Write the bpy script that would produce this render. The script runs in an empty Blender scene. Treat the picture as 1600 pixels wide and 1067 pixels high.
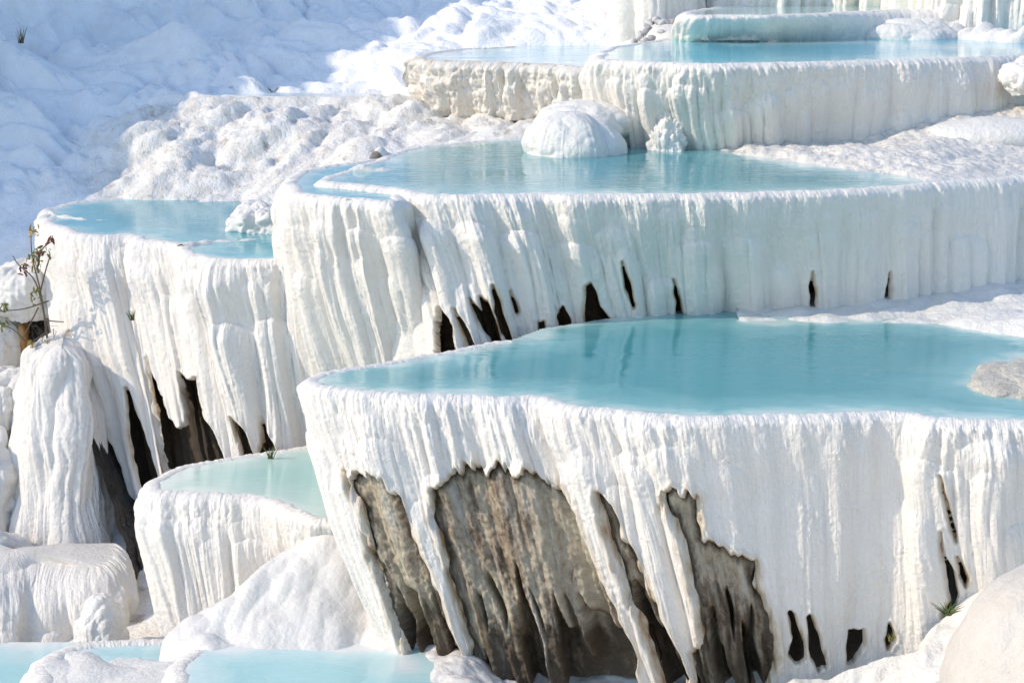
import bpy, math, random
import numpy as np
from math import radians, tan, sin, cos, pi

# ------------------------------------------------------------------ camera, sky, sun, exposure
scene = bpy.context.scene
COL = scene.collection
PITCH = radians(12.0)
LENS = 70.0
F = 1600 * LENS / 36.0
cam_d = bpy.data.cameras.new('camera')
cam_d.lens = LENS; cam_d.sensor_width = 36; cam_d.clip_end = 2000
cam = bpy.data.objects.new('camera', cam_d); COL.objects.link(cam)
cam.location = (0, 0, 0); cam.rotation_euler = (pi / 2 - PITCH, 0, 0)
scene.camera = cam

SUN_EL = radians(33); SUN_AZ_BACK = radians(-12)      # sun stands to the left, a little in front of the terraces
SUN = np.array([-cos(SUN_EL) * cos(SUN_AZ_BACK), cos(SUN_EL) * sin(SUN_AZ_BACK), sin(SUN_EL)])
world = bpy.data.worlds.new('World'); scene.world = world; world.use_nodes = True
wn = world.node_tree.nodes; wl = world.node_tree.links
bg = wn['Background']
sky = wn.new('ShaderNodeTexSky'); sky.sky_type = 'NISHITA'; sky.sun_disc = False
sky.sun_elevation = SUN_EL
sky.sun_rotation = math.atan2(SUN[0], SUN[1])
sky.altitude = 0; sky.air_density = 1.1; sky.dust_density = 0.65; sky.ozone_density = 2.3
wl.new(sky.outputs['Color'], bg.inputs['Color']); bg.inputs['Strength'].default_value = 0.15
sun_d = bpy.data.lights.new('sun', 'SUN'); sun_d.energy = 2.0; sun_d.angle = radians(0.53); sun_d.color = (1.0, 0.86, 0.68)
sun = bpy.data.objects.new('sun', sun_d); COL.objects.link(sun)
from mathutils import Vector
sun.rotation_euler = Vector(SUN).to_track_quat('Z', 'Y').to_euler()
vs = scene.view_settings
vs.view_transform = 'Standard'; vs.look = 'None'; vs.gamma = 1.0; vs.exposure = 0.78; vs.use_curve_mapping = False
scene.cycles.max_bounces = 8; scene.cycles.diffuse_bounces = 5; scene.cycles.glossy_bounces = 3
scene.cycles.use_denoising = True

# ------------------------------------------------------------------ measuring helpers
def ray(px, py):
    a = (np.asarray(px, float) - 800) / F; b = (np.asarray(py, float) - 533.5) / F
    return a, cos(PITCH) - b * sin(PITCH), -sin(PITCH) - b * cos(PITCH)
def P(px, py, z):                    # where a sight line meets the level z
    x, y, w = ray(px, py); t = z / w
    return np.array([x * t, y * t, z])
def PD(px, py, d):                   # the point of a sight line at ground distance d
    x, y, w = ray(px, py); t = d / y
    return np.array([x * t, d, w * t])
def project(x, y, z):
    dep = y * cos(PITCH) - z * sin(PITCH); up = y * sin(PITCH) + z * cos(PITCH)
    return 800 + F * x / dep, 533.5 - F * up / dep, dep

# ------------------------------------------------------------------ noise
def _hash(ix, iy, iz, seed):
    h = (ix * 374761393 + iy * 668265263 + iz * 2147483647 + seed * 974634777) & 0xFFFFFFFF
    h = ((h ^ (h >> 13)) * 1274126177) & 0xFFFFFFFF
    h = ((h ^ (h >> 16)) * 2246822519) & 0xFFFFFFFF
    return h ^ (h >> 15)
def perlin2(x, y, seed=0):
    x, y = np.broadcast_arrays(np.asarray(x, float), np.asarray(y, float))
    x0 = np.floor(x).astype(np.int64); y0 = np.floor(y).astype(np.int64)
    fx = x - x0; fy = y - y0
    u = fx ** 3 * (fx * (fx * 6 - 15) + 10); v = fy ** 3 * (fy * (fy * 6 - 15) + 10)
    def g(ix, iy, dx, dy):
        a = (_hash(ix, iy, 0, seed) & 1023) * (2 * pi / 1024)
        return np.cos(a) * dx + np.sin(a) * dy
    n00 = g(x0, y0, fx, fy); n10 = g(x0 + 1, y0, fx - 1, fy)
    n01 = g(x0, y0 + 1, fx, fy - 1); n11 = g(x0 + 1, y0 + 1, fx - 1, fy - 1)
    a = n00 + u * (n10 - n00); b = n01 + u * (n11 - n01)
    return (a + v * (b - a)) * 1.5
def perlin3(x, y, z, seed=0):
    x0 = np.floor(x).astype(np.int64); y0 = np.floor(y).astype(np.int64); z0 = np.floor(z).astype(np.int64)
    fx = x - x0; fy = y - y0; fz = z - z0
    f = lambda t: t ** 3 * (t * (t * 6 - 15) + 10)
    u, v, w = f(fx), f(fy), f(fz)
    def g(i, j, k):
        h = _hash(x0 + i, y0 + j, z0 + k, seed)
        a = (h & 1023) * (2 * pi / 1024); c = ((h >> 10) & 1023) / 511.5 - 1; s = np.sqrt(np.maximum(0, 1 - c * c))
        return np.cos(a) * s * (fx - i) + np.sin(a) * s * (fy - j) + c * (fz - k)
    def L(a, b, t): return a + t * (b - a)
    return 1.5 * L(L(L(g(0, 0, 0), g(1, 0, 0), u), L(g(0, 1, 0), g(1, 1, 0), u), v),
                   L(L(g(0, 0, 1), g(1, 0, 1), u), L(g(0, 1, 1), g(1, 1, 1), u), v), w)
def sstep(a, b, x):
    t = np.clip((x - a) / (b - a), 0, 1); return t * t * (3 - 2 * t)

# ------------------------------------------------------------------ object helpers
def tag(o, label=None, category=None, group=None, kind=None):
    if label: o['label'] = label
    if category: o['category'] = category
    if group: o['group'] = group
    if kind: o['kind'] = kind
    return o
def empty(name, loc, label, category, group=None):
    o = bpy.data.objects.new(name, None); COL.objects.link(o); o.location = [float(c) for c in loc]
    o.empty_display_size = 0.2
    return tag(o, label, category, group)
def mesh_obj(name, verts, faces, mat, parent=None, uv=None, attrs=None, smooth=True):
    """faces: int array (n,4) or (n,3). verts in world metres"""
    verts = np.asarray(verts, np.float32); faces = np.asarray(faces, np.int32)
    off = np.zeros(3, np.float32)
    if parent is not None:
        off = np.array(parent.location, np.float32)
        q = parent.parent
        while q is not None:
            off = off + np.array(q.location, np.float32); q = q.parent
    me = bpy.data.meshes.new(name)
    k = faces.shape[1]
    me.vertices.add(len(verts)); me.vertices.foreach_set('co', (verts - off).ravel())
    me.loops.add(faces.size); me.loops.foreach_set('vertex_index', faces.ravel())
    me.polygons.add(len(faces)); me.polygons.foreach_set('loop_start', np.arange(0, faces.size, k, dtype=np.int32))
    me.polygons.foreach_set('loop_total', np.full(len(faces), k, np.int32))
    me.polygons.foreach_set('use_smooth', np.full(len(faces), smooth, bool))
    me.update(calc_edges=True)
    if uv is not None:
        l = me.uv_layers.new(name='flow'); l.data.foreach_set('uv', np.asarray(uv, np.float32)[faces.ravel()].ravel())
    for n, a in (attrs or {}).items():
        at = me.attributes.new(n, 'FLOAT', 'POINT'); at.data.foreach_set('value', np.asarray(a, np.float32).ravel())
    if mat: me.materials.append(mat)
    o = bpy.data.objects.new(name, me); COL.objects.link(o)
    if parent is not None: o.parent = parent
    return o
def grid_faces(nu, nv, keep=None, flip=False):
    i = np.arange(nu - 1)[:, None] * nv + np.arange(nv - 1)[None, :]
    f = np.stack([i, i + 1, i + 1 + nv, i + nv], -1)
    if flip: f = f[..., ::-1]
    if keep is not None: f = f[keep]
    return f.reshape(-1, 4)
def compact(verts, faces, *arrs):
    used = np.unique(faces); m = np.full(len(verts), -1, np.int64); m[used] = np.arange(len(used))
    return (verts[used], m[faces]) + tuple(a[used] for a in arrs)

def largest(f):
    n = f.max() + 1; lab = np.arange(n)
    while True:
        m = lab[f].min(1); new = lab.copy()
        for c in range(f.shape[1]): np.minimum.at(new, f[:, c], m)
        new = new[new]
        if (new == lab).all(): break
        lab = new
    l = lab[f[:, 0]]; u, cnt = np.unique(l, return_counts=True)
    return f[l == u[cnt.argmax()]]
def catmull(ctrl, t_ctrl, t):
    ctrl = np.asarray(ctrl, float); n = len(ctrl)
    d = np.zeros_like(ctrl)
    for k in range(n):
        a, b = max(0, k - 1), min(n - 1, k + 1)
        d[k] = (ctrl[b] - ctrl[a]) / (t_ctrl[b] - t_ctrl[a])
    i = np.clip(np.searchsorted(t_ctrl, t, side='right') - 1, 0, n - 2)
    h = (t_ctrl[i + 1] - t_ctrl[i]); u = ((t - t_ctrl[i]) / h)[:, None]; h = h[:, None]
    return ((2 * u ** 3 - 3 * u ** 2 + 1) * ctrl[i] + (u ** 3 - 2 * u ** 2 + u) * h * d[i]
            + (-2 * u ** 3 + 3 * u ** 2) * ctrl[i + 1] + (u ** 3 - u ** 2) * h * d[i + 1])
def smooth1(a, w):
    w = max(1, int(w))
    k = np.hanning(2 * w + 3)[1:-1]; k /= k.sum()
    p = np.concatenate([np.repeat(a[:1], w, 0), a, np.repeat(a[-1:], w, 0)])
    return np.stack([np.convolve(p[:, c], k, 'valid') for c in range(a.shape[1])], 1)
def poly_sd(px, py, poly):
    """signed distance to a polygon, positive inside"""
    poly = np.asarray(poly, float); q = np.roll(poly, -1, 0)
    shp = px.shape; px = px.ravel(); py = py.ravel()
    lo = poly.min(0) - 60; hi = poly.max(0) + 60
    out = np.full(px.shape, -60.0)
    idx = np.nonzero((px > lo[0]) & (px < hi[0]) & (py > lo[1]) & (py < hi[1]))[0]
    if len(idx) == 0: return out.reshape(shp)
    X = px[idx]; Y = py[idx]; best = np.full(len(idx), 1e9); inside = np.zeros(len(idx), bool)
    for (ax, ay), (bx, by) in zip(poly, q):
        ex, ey = bx - ax, by - ay
        t = np.clip(((X - ax) * ex + (Y - ay) * ey) / (ex * ex + ey * ey + 1e-9), 0, 1)
        best = np.minimum(best, (X - ax - t * ex) ** 2 + (Y - ay - t * ey) ** 2)
        c = ((ay > Y) != (by > Y)) & (X < (bx - ax) * (Y - ay) / (by - ay + 1e-12) + ax)
        inside ^= c
    out[idx] = np.sqrt(best) * np.where(inside, 1, -1)
    return out.reshape(shp)

# ------------------------------------------------------------------ materials
class NT:
    def __init__(s, name):
        s.m = bpy.data.materials.new(name); s.m.use_nodes = True
        s.t = s.m.node_tree; s.b = s.t.nodes['Principled BSDF']
    def n(s, typ, **kw):
        x = s.t.nodes.new(typ)
        for k, v in kw.items():
            if k.startswith('i_'):
                x.inputs[k[2:].replace('_', ' ')].default_value = v
            else: setattr(x, k, v)
        return x
    def l(s, a, b): s.t.links.new(a, b)
    def coords(s, uv, scale):
        c = s.n('ShaderNodeUVMap', uv_map='flow') if uv else s.n('ShaderNodeTexCoord')
        mp = s.n('ShaderNodeMapping'); mp.inputs['Scale'].default_value = scale
        s.l(c.outputs['UV' if uv else 'Object'], mp.inputs['Vector']); return mp.outputs['Vector']
    def noise(s, vec, scale, detail=4, rough=0.55, dist=0.0):
        x = s.n('ShaderNodeTexNoise'); x.inputs['Scale'].default_value = scale; x.inputs['Detail'].default_value = detail
        x.inputs['Roughness'].default_value = rough; x.inputs['Distortion'].default_value = dist
        s.l(vec, x.inputs['Vector']); return x.outputs['Fac']
    def ramp(s, fac, stops):
        r = s.n('ShaderNodeValToRGB'); e = r.color_ramp.elements
        while len(e) < len(stops): e.new(0.5)
        for q, (p, c) in zip(e, stops):
            q.position = p; q.color = (c[0], c[1], c[2], 1) if hasattr(c, '__len__') else (c, c, c, 1)
        s.l(fac, r.inputs['Fac']); return r.outputs['Color']
    def mix(s, fac, a, b, mode='MIX'):
        x = s.n('ShaderNodeMix', data_type='RGBA', blend_type=mode)
        for k, v in ((0, fac), (6, a), (7, b)):
            if hasattr(v, 'is_output'): s.l(v, x.inputs[k])
            else: x.inputs[k].default_value = v if k == 0 else (v[0], v[1], v[2], 1)
        return x.outputs[2]
    def attr(s, name):
        return s.n('ShaderNodeAttribute', attribute_name=name).outputs['Fac']
    def math(s, op, a, b=0.0):
        x = s.n('ShaderNodeMath', operation=op)
        for k, v in ((0, a), (1, b)):
            if hasattr(v, 'is_output'): s.l(v, x.inputs[k])
            else: x.inputs[k].default_value = v
        return x.outputs[0]
    def bump(s, hgt, dist, strength=1.0, prev=None):
        x = s.n('ShaderNodeBump'); x.inputs['Strength'].default_value = strength; x.inputs['Distance'].default_value = dist
        s.l(hgt, x.inputs['Height'])
        if prev: s.l(prev, x.inputs['Normal'])
        return x.outputs['Normal']

def travertine(name, uv=True, zone=False, stain=0.25, base=(0.79, 0.75, 0.695), tint=(0.60, 0.51, 0.39), bump=0.008, dirt=0.0, edge=(0.30, 0.17, 0.06), fine=70, pebble=0.0):
    k = NT(name)
    if uv:
        streak = k.noise(k.coords(True, (9, 0.9, 1)), 1.0, 5, 0.6, 0.6)
        broad = k.noise(k.coords(True, (1.1, 0.7, 1)), 1.0, 3, 0.5)
    else:
        streak = k.noise(k.coords(False, (2.2, 2.2, 2.2)), 1.0, 6, 0.65, 0.4)
        broad = k.noise(k.coords(False, (0.5, 0.5, 0.5)), 1.0, 3, 0.5)
    sfac = k.math('MULTIPLY', k.ramp(streak, [(0.50, 0.0), (0.78, 1.0)]), k.ramp(broad, [(0.36, 0.15), (0.62, 1.0)]))
    sfac = k.math('MULTIPLY', sfac, stain)
    col = k.mix(sfac, base, tint)
    v = k.coords(False, (1, 1, 1))
    mott = k.noise(v, 5.0, 5, 0.6)
    col = k.mix(k.math('MULTIPLY', k.ramp(mott, [(0.40, 0.0), (0.75, 1.0)]), 0.30), col, (0.70, 0.66, 0.60))
    if dirt > 0:
        dn = k.noise(v, 7.0, 8, 0.7, 0.3)
        col = k.mix(k.math('MULTIPLY', k.ramp(dn, [(0.54, 0.0), (0.70, 1.0)]), dirt), col, (0.30, 0.23, 0.15))
        dn2 = k.noise(v, 23.0, 6, 0.75)
        col = k.mix(k.math('MULTIPLY', k.ramp(dn2, [(0.60, 0.0), (0.70, 1.0)]), dirt * 0.7), col, (0.13, 0.11, 0.09))
    if zone:
        rz = k.attr('rough')
        col = k.mix(k.math('MULTIPLY', rz, 0.8), col, k.mix(k.ramp(mott, [(0.40, 0.0), (0.68, 1.0)]), (0.82, 0.79, 0.735), (0.66, 0.60, 0.51)))
        dn = k.noise(v, 4.0, 9, 0.75, 0.3)
        col = k.mix(k.math('MULTIPLY', rz, k.ramp(dn, [(0.56, 0.0), (0.68, 0.8)])), col, (0.30, 0.24, 0.17))
    speck = k.noise(v, 45.0, 2, 0.5)
    col = k.mix(k.math('MULTIPLY', k.ramp(speck, [(0.735, 0.0), (0.78, 1.0)]), 0.55), col, (0.25, 0.20, 0.15))
    if uv:
        st = k.attr('stain')
        sn = k.noise(k.coords(True, (22, 2.5, 1)), 1.0, 4, 0.6)
        sm = k.math('MULTIPLY', st, k.ramp(sn, [(0.30, 0.25), (0.62, 1.0)]))
        col = k.mix(k.math('MULTIPLY', k.ramp(sm, [(0.15, 0.0), (0.55, 0.55)]), 1.0), col, (0.52, 0.41, 0.26))
        col = k.mix(k.ramp(sm, [(0.60, 0.0), (0.95, 1.0)]), col, edge)
    k.l(col, k.b.inputs['Base Color'])
    k.b.inputs['Roughness'].default_value = 0.55
    k.b.inputs['Specular IOR Level'].default_value = 0.35
    f1 = k.noise(v, fine, 4, 0.65)
    nrm = k.bump(f1, bump, 1.0)
    f2 = k.noise(v, 16.0, 5, 0.6)
    nrm = k.bump(f2, bump * 4, 0.6, nrm)
    if uv:
        f3 = k.noise(k.coords(True, (40, 3, 1)), 1.0, 3, 0.5)
        nrm = k.bump(f3, bump * 2.2, 0.8, nrm)
    if pebble > 0:
        vo = k.n('ShaderNodeTexVoronoi'); vo.inputs['Scale'].default_value = 9.0; k.l(v, vo.inputs['Vector'])
        nrm = k.bump(vo.outputs['Distance'], pebble, 1.0, nrm)
    k.l(nrm, k.b.inputs['Normal'])
    return k.m

def rock_mat(name, pale=(0.37, 0.315, 0.235), mid=(0.17, 0.125, 0.08), dark=(0.025, 0.02, 0.015), thr=0.0, rust=0.5, drips=0.0, veil=0.5):
    k = NT(name)
    a = k.noise(k.coords(True, (5, 0.8, 1)), 1.0, 6, 0.65, 0.8)
    b = k.noise(k.coords(True, (20, 11, 1)), 1.0, 9, 0.78, 0.4)
    c = k.noise(k.coords(True, (1.7, 1.3, 1)), 1.0, 4, 0.55)
    ab = k.math('ADD', k.math('ADD', k.math('MULTIPLY', a, 0.34), k.math('MULTIPLY', b, 0.36)), k.math('MULTIPLY', c, 0.30))
    col = k.ramp(ab, [(0.38 + thr, dark), (0.445 + thr, mid), (0.51 + thr, pale), (0.60 + thr, tuple(min(0.6, q * 1.45) for q in pale))])
    vl = k.noise(k.coords(True, (8, 0.7, 1)), 1.0, 4, 0.6, 0.5)
    col = k.mix(k.math('MULTIPLY', k.ramp(vl, [(0.55, 0.0), (0.68, 1.0)]), veil), col, (0.58, 0.545, 0.485))
    r = k.noise(k.coords(True, (9, 5.0, 1)), 1.0, 6, 0.7)
    col = k.mix(k.math('MULTIPLY', k.ramp(r, [(0.60, 0.0), (0.70, 1.0)]), rust), col, (0.14, 0.06, 0.02))
    if drips > 0:
        d = k.noise(k.coords(True, (90, 60, 1)), 1.0, 1, 0.5)
        col = k.mix(k.math('MULTIPLY', k.ramp(d, [(0.71, 0.0), (0.75, 1.0)]), drips), col, (0.75, 0.74, 0.72))
    # black and brown growth from the edges; at the base, painted shade as well
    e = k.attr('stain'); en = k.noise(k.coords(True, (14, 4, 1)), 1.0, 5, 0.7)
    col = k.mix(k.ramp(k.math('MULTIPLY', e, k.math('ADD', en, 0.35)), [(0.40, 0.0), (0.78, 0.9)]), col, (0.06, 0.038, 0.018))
    k.l(col, k.b.inputs['Base Color'])
    k.b.inputs['Roughness'].default_value = 0.5
    nrm = k.bump(b, 0.03, 0.9)
    f = k.noise(k.coords(True, (70, 45, 1)), 1.0, 5, 0.7)
    nrm = k.bump(f, 0.012, 0.9, nrm)
    k.l(nrm, k.b.inputs['Normal'])
    return k.m

def water_mat(name, deep=(0.085, 0.315, 0.345), mid=(0.20, 0.45, 0.465), shallow=(0.52, 0.66, 0.62), ripple=1.0, rip_scale=1.0):
    k = NT(name)
    d = k.attr('depth')
    v = k.coords(False, (1, 1, 1))
    n = k.noise(v, 1.6, 4, 0.55, 0.5)
    dd = k.math('ADD', d, k.math('MULTIPLY', k.math('SUBTRACT', n, 0.5), 0.8))
    col = k.ramp(dd, [(0.02, shallow), (0.24, mid), (0.75, deep)])
    k.l(col, k.b.inputs['Base Color'])
    k.b.inputs['Roughness'].default_value = 0.035
    k.b.inputs['IOR'].default_value = 1.38
    w1 = k.noise(k.coords(False, (5 * rip_scale, 13 * rip_scale, 1)), 1.0, 3, 0.5, 0.3)
    patch = k.noise(k.coords(False, (0.55, 0.8, 1)), 1.0, 2, 0.5)
    amp = k.ramp(patch, [(0.35, 0.10), (0.65, 1.0)])
    nrm = k.bump(k.math('MULTIPLY', w1, amp), 0.0085 * ripple, 1.0)
    w2 = k.noise(k.coords(False, (0.9, 2.2, 1)), 1.0, 2, 0.5)
    nrm = k.bump(w2, 0.008 * ripple, 1.0, nrm)
    k.l(nrm, k.b.inputs['Normal'])
    return k.m
def plain(name, col, rough=0.6, var=0.25, scale=20):
    k = NT(name)
    n = k.noise(k.coords(False, (1, 1, 1)), scale, 4, 0.6)
    k.l(k.mix(n, tuple(c * (1 - var) for c in col), tuple(min(1, c * (1 + var)) for c in col)), k.b.inputs['Base Color'])
    k.b.inputs['Roughness'].default_value = rough
    return k.m

M_white = travertine('travertine_white', stain=0.35)
M_cream = travertine('travertine_cream', stain=0.7, base=(0.82, 0.785, 0.72), tint=(0.55, 0.45, 0.30))
M_knob = travertine('travertine_knobby', stain=0.75, base=(0.80, 0.765, 0.70), tint=(0.55, 0.43, 0.27), bump=0.012, dirt=0.45)
M_ground = travertine('travertine_ground', uv=False, stain=0.25, bump=0.010, base=(0.75, 0.73, 0.69))
M_wet = travertine('travertine_wet', uv=False, stain=0.5, bump=0.005, base=(0.68, 0.655, 0.62), tint=(0.50, 0.40, 0.31), fine=30)
M_wet.node_tree.nodes['Principled BSDF'].inputs['Roughness'].default_value = 0.28
M_hill = travertine('travertine_hill', uv=False, zone=True, stain=0.10, base=(0.90, 0.90, 0.90), tint=(0.72, 0.70, 0.66), bump=0.012, fine=40)
M_rough = travertine('travertine_rough', uv=False, stain=0.5, base=(0.80, 0.775, 0.735), bump=0.016, dirt=0.55, pebble=0.03)
M_shelf = travertine('travertine_shelf', uv=False, stain=0.4, base=(0.76, 0.73, 0.68), bump=0.014, dirt=0.35, pebble=0.02)
M_outcrop = travertine('travertine_outcrop', uv=False, stain=0.8, base=(0.62, 0.58, 0.50), tint=(0.42, 0.37, 0.29), bump=0.02, dirt=0.6)
M_boulder = travertine('travertine_boulder', uv=False, stain=0.5, base=(0.57, 0.53, 0.475), tint=(0.48, 0.39, 0.30), bump=0.008)
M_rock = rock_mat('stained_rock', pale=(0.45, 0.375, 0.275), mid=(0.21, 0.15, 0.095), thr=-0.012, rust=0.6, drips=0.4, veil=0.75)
M_dark = rock_mat('wet_dark_rock', pale=(0.10, 0.08, 0.06), mid=(0.045, 0.034, 0.025), dark=(0.012, 0.010, 0.008), thr=0.09, rust=0.35, drips=0.8, veil=0.03)
M_water = water_mat('pool_water_turquoise')
M_waterL = water_mat('pool_water_blue', deep=(0.11, 0.37, 0.43), mid=(0.19, 0.48, 0.52), ripple=0.7)
M_waterG = water_mat('pool_water_green', deep=(0.38, 0.58, 0.52), mid=(0.47, 0.62, 0.56), shallow=(0.62, 0.70, 0.64), ripple=0.5)
M_waterC = water_mat('pool_water_azure', deep=(0.10, 0.45, 0.58), mid=(0.25, 0.58, 0.66), ripple=0.6)
M_waterN = water_mat('pool_water_pale', deep=(0.36, 0.60, 0.61), mid=(0.50, 0.66, 0.66), shallow=(0.68, 0.71, 0.69), ripple=1.2)

# ------------------------------------------------------------------ the builders
def billow(x, y, seed): return np.abs(perlin2(x, y, seed))

def loft(ctrl, zt, zb, inset=0.25, du=0.012, dv=0.012, lip=0.07, seed=1, prof=1.1, bulge=0.06, lobe=0.10, rib=0.055, fine=0.018,
         scallop=0.016, kscale=1.0, amp=None, lean=0.0, cap=None, wig=1.0, knob=0.0, dome=False):
    """Grid of a flowstone wall: a rim curve at level zt, a foot curve below, rows of vertices between them.
    ctrl rows: (rim px, rim py) or (rim px, rim py, foot px, foot py[, foot level])"""
    rim = np.array([c[1:3] if c[0] == 'w' else P(c[0], c[1], zt)[:2] for c in ctrl], float)
    seg = np.linalg.norm(np.diff(rim, axis=0), axis=1); tc = np.concatenate([[0], np.cumsum(seg)])
    foot = np.zeros((len(ctrl), 3))
    for k, c in enumerate(ctrl):
        if c[0] != 'w' and len(c) >= 4: foot[k] = P(c[2], c[3], c[4] if len(c) > 4 else zb)
        else:
            a, b = max(0, k - 1), min(len(ctrl) - 1, k + 1); t = rim[b] - rim[a]; t = t / np.linalg.norm(t)
            foot[k] = (rim[k][0] - t[1] * inset, rim[k][1] + t[0] * inset, zb)
    nu = int(tc[-1] / du) + 2
    t = np.linspace(0, tc[-1], nu)
    R = catmull(rim, tc, t); B = catmull(foot, tc, t)
    R = smooth1(R, 0.05 / du); B = smooth1(B, 0.10 / du)
    tan_ = np.gradient(R, axis=0); tan_ = smooth1(tan_, 0.16 / du)
    tan_ /= np.linalg.norm(tan_, axis=1)[:, None] + 1e-9
    N = np.stack([tan_[:, 1], -tan_[:, 0]], 1)
    s = np.concatenate([[0], np.cumsum(np.linalg.norm(np.diff(R, axis=0), axis=1))])
    H = zt - B[:, 2]
    nv = int(H.max() / dv) + 2
    # rows over the lip are packed closer
    tv = np.linspace(0, 1, nv); tv = tv * (0.35 + 0.65 * sstep(0, 0.12, tv)) if lip > 0 else tv
    S, T = s[:, None], tv[None, :]
    h = H[:, None] * T
    G = T ** prof
    if dome:
        h = H[:, None] * (1 - np.cos(T * pi / 2)) ** 0.9; G = np.sin(T * pi / 2) ** prof
    X = R[:, :1] + (B[:, :1] - R[:, :1]) * G
    Y = R[:, 1:2] + (B[:, 1:2] - R[:, 1:2]) * G
    Z = zt + 0.018 - h
    A = np.ones(nu) if amp is None else np.interp(project(R[:, 0], R[:, 1], zt + 0 * R[:, 0])[0], [a[0] for a in amp], [a[1] for a in amp])
    A = smooth1(A[:, None], 0.15 / du)
    q = kscale
    warp = 0.07 * q * perlin2(S / (0.7 * q), h / (1.3 * q), seed + 1) + 0.015 * q * perlin2(S / (0.17 * q), h / (0.6 * q), seed + 2)
    s1 = S + warp + lean * h
    e1 = sstep(0.02, 0.30 * q, h); e2 = sstep(0.0, 0.10 * q, h)
    mod = 0.5 + 0.8 * sstep(-0.25, 0.35, perlin2(S / (1.0 * q), h / (1.6 * q), seed + 3))
    o = lobe * q * 2.0 * billow(s1 / (0.62 * q), h / (5.0 * q) + 7, seed + 4) * (0.35 + 0.65 * e1) * (0.35 + 0.65 * np.minimum(A, 1))
    # folds with rounded shoulders that start at different depths under the rim
    for j, (lam, ap) in enumerate(((0.46, 1.05), (0.25, 0.70))):
        cell = s1 / (lam * q) + 0.5 * perlin2(S / (1.5 * q), 0 * h + j, seed + 20 + j)
        h0 = (0.10 + 0.55 * np.abs(perlin2(np.floor(cell) * 0.73 + 0.31, 0 * h + 3.7 + j, seed + 22 + j)) * 2) * q
        fr = cell - np.floor(cell)
        col = np.sqrt(np.clip(1 - (2 * fr - 1) ** 2, 0, 1))
        sh = h - h0 - 0.10 * q * (2 * fr - 1) ** 2
        o = o + ap * rib * 1.5 * q * col * np.sqrt(np.clip(sh / (0.16 * q), 0, 1)) * A
    o = o + rib * 0.70 * q * 2.0 * billow(s1 / (0.19 * q), h / (3.4 * q), seed + 5) * e2 * mod * A
    o = o + fine * 0.8 * q * 2.0 * billow(s1 / (0.08 * q), h / (1.7 * q), seed + 6) * e2 * mod * A
    o = o + fine * 0.45 * q * 2.0 * billow((S + warp * 0.7) / (0.03 * q), h / (0.5 * q), seed + 7) * e2 * A
    o = o + scallop * 2.0 * (billow((S + warp * .3) / (0.085 * q), h / (0.24 * q), seed + 8) + 0.5 * billow((S + warp * .3) / (0.04 * q), h / (0.10 * q), seed + 18)) * np.exp(-h / (0.30 * q)) * sstep(0.01, 0.06, h) * (0.4 + 0.6 * A)
    o = o + 0.010 * perlin2(S / 0.022, h / 0.03, seed + 9) * np.exp(-h / 0.06) + 0.010 * np.abs(perlin2(S / 0.05, h / 0.07, seed + 19)) * (0.3 + sstep(0, 0.4, perlin2(S / 0.5, h / 0.4, seed + 25)))
    if knob > 0: o = o + knob * 2 * billow(S / 0.16, h / 0.20, seed + 11) * e2 + knob * .6 * billow(S / 0.06, h / 0.07, seed + 12) * e2
    o = o + bulge * np.sin(pi * np.clip(T, 0, 1) ** 0.7)
    o = o + wig * (0.045 * perlin2(S / 0.45, 0.5 + 0 * h, seed + 13) + 0.02 * perlin2(S / 0.15, 0.5 + 0 * h, seed + 14))
    o = o - 0.62 * np.mean(o) * sstep(0.0, 0.8, h)
    if lip > 0:
        o = o + lip * np.sqrt(np.clip(1 - (1 - np.clip(h / lip, 0, 1)) ** 2, 0, 1)) - lip
    Z = Z + 0.010 * perlin2(S / 0.06, 3.3 + 0 * h, seed + 15) * np.exp(-h / 0.05)
    X = X + N[:, :1] * o; Y = Y + N[:, 1:] * o
    return dict(X=X, Y=Y, Z=Z, S=S + 0 * T, h=h, N=N, R=R, zt=zt, lip=lip, seed=seed, s=s, wig=o[:, :1])

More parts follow.
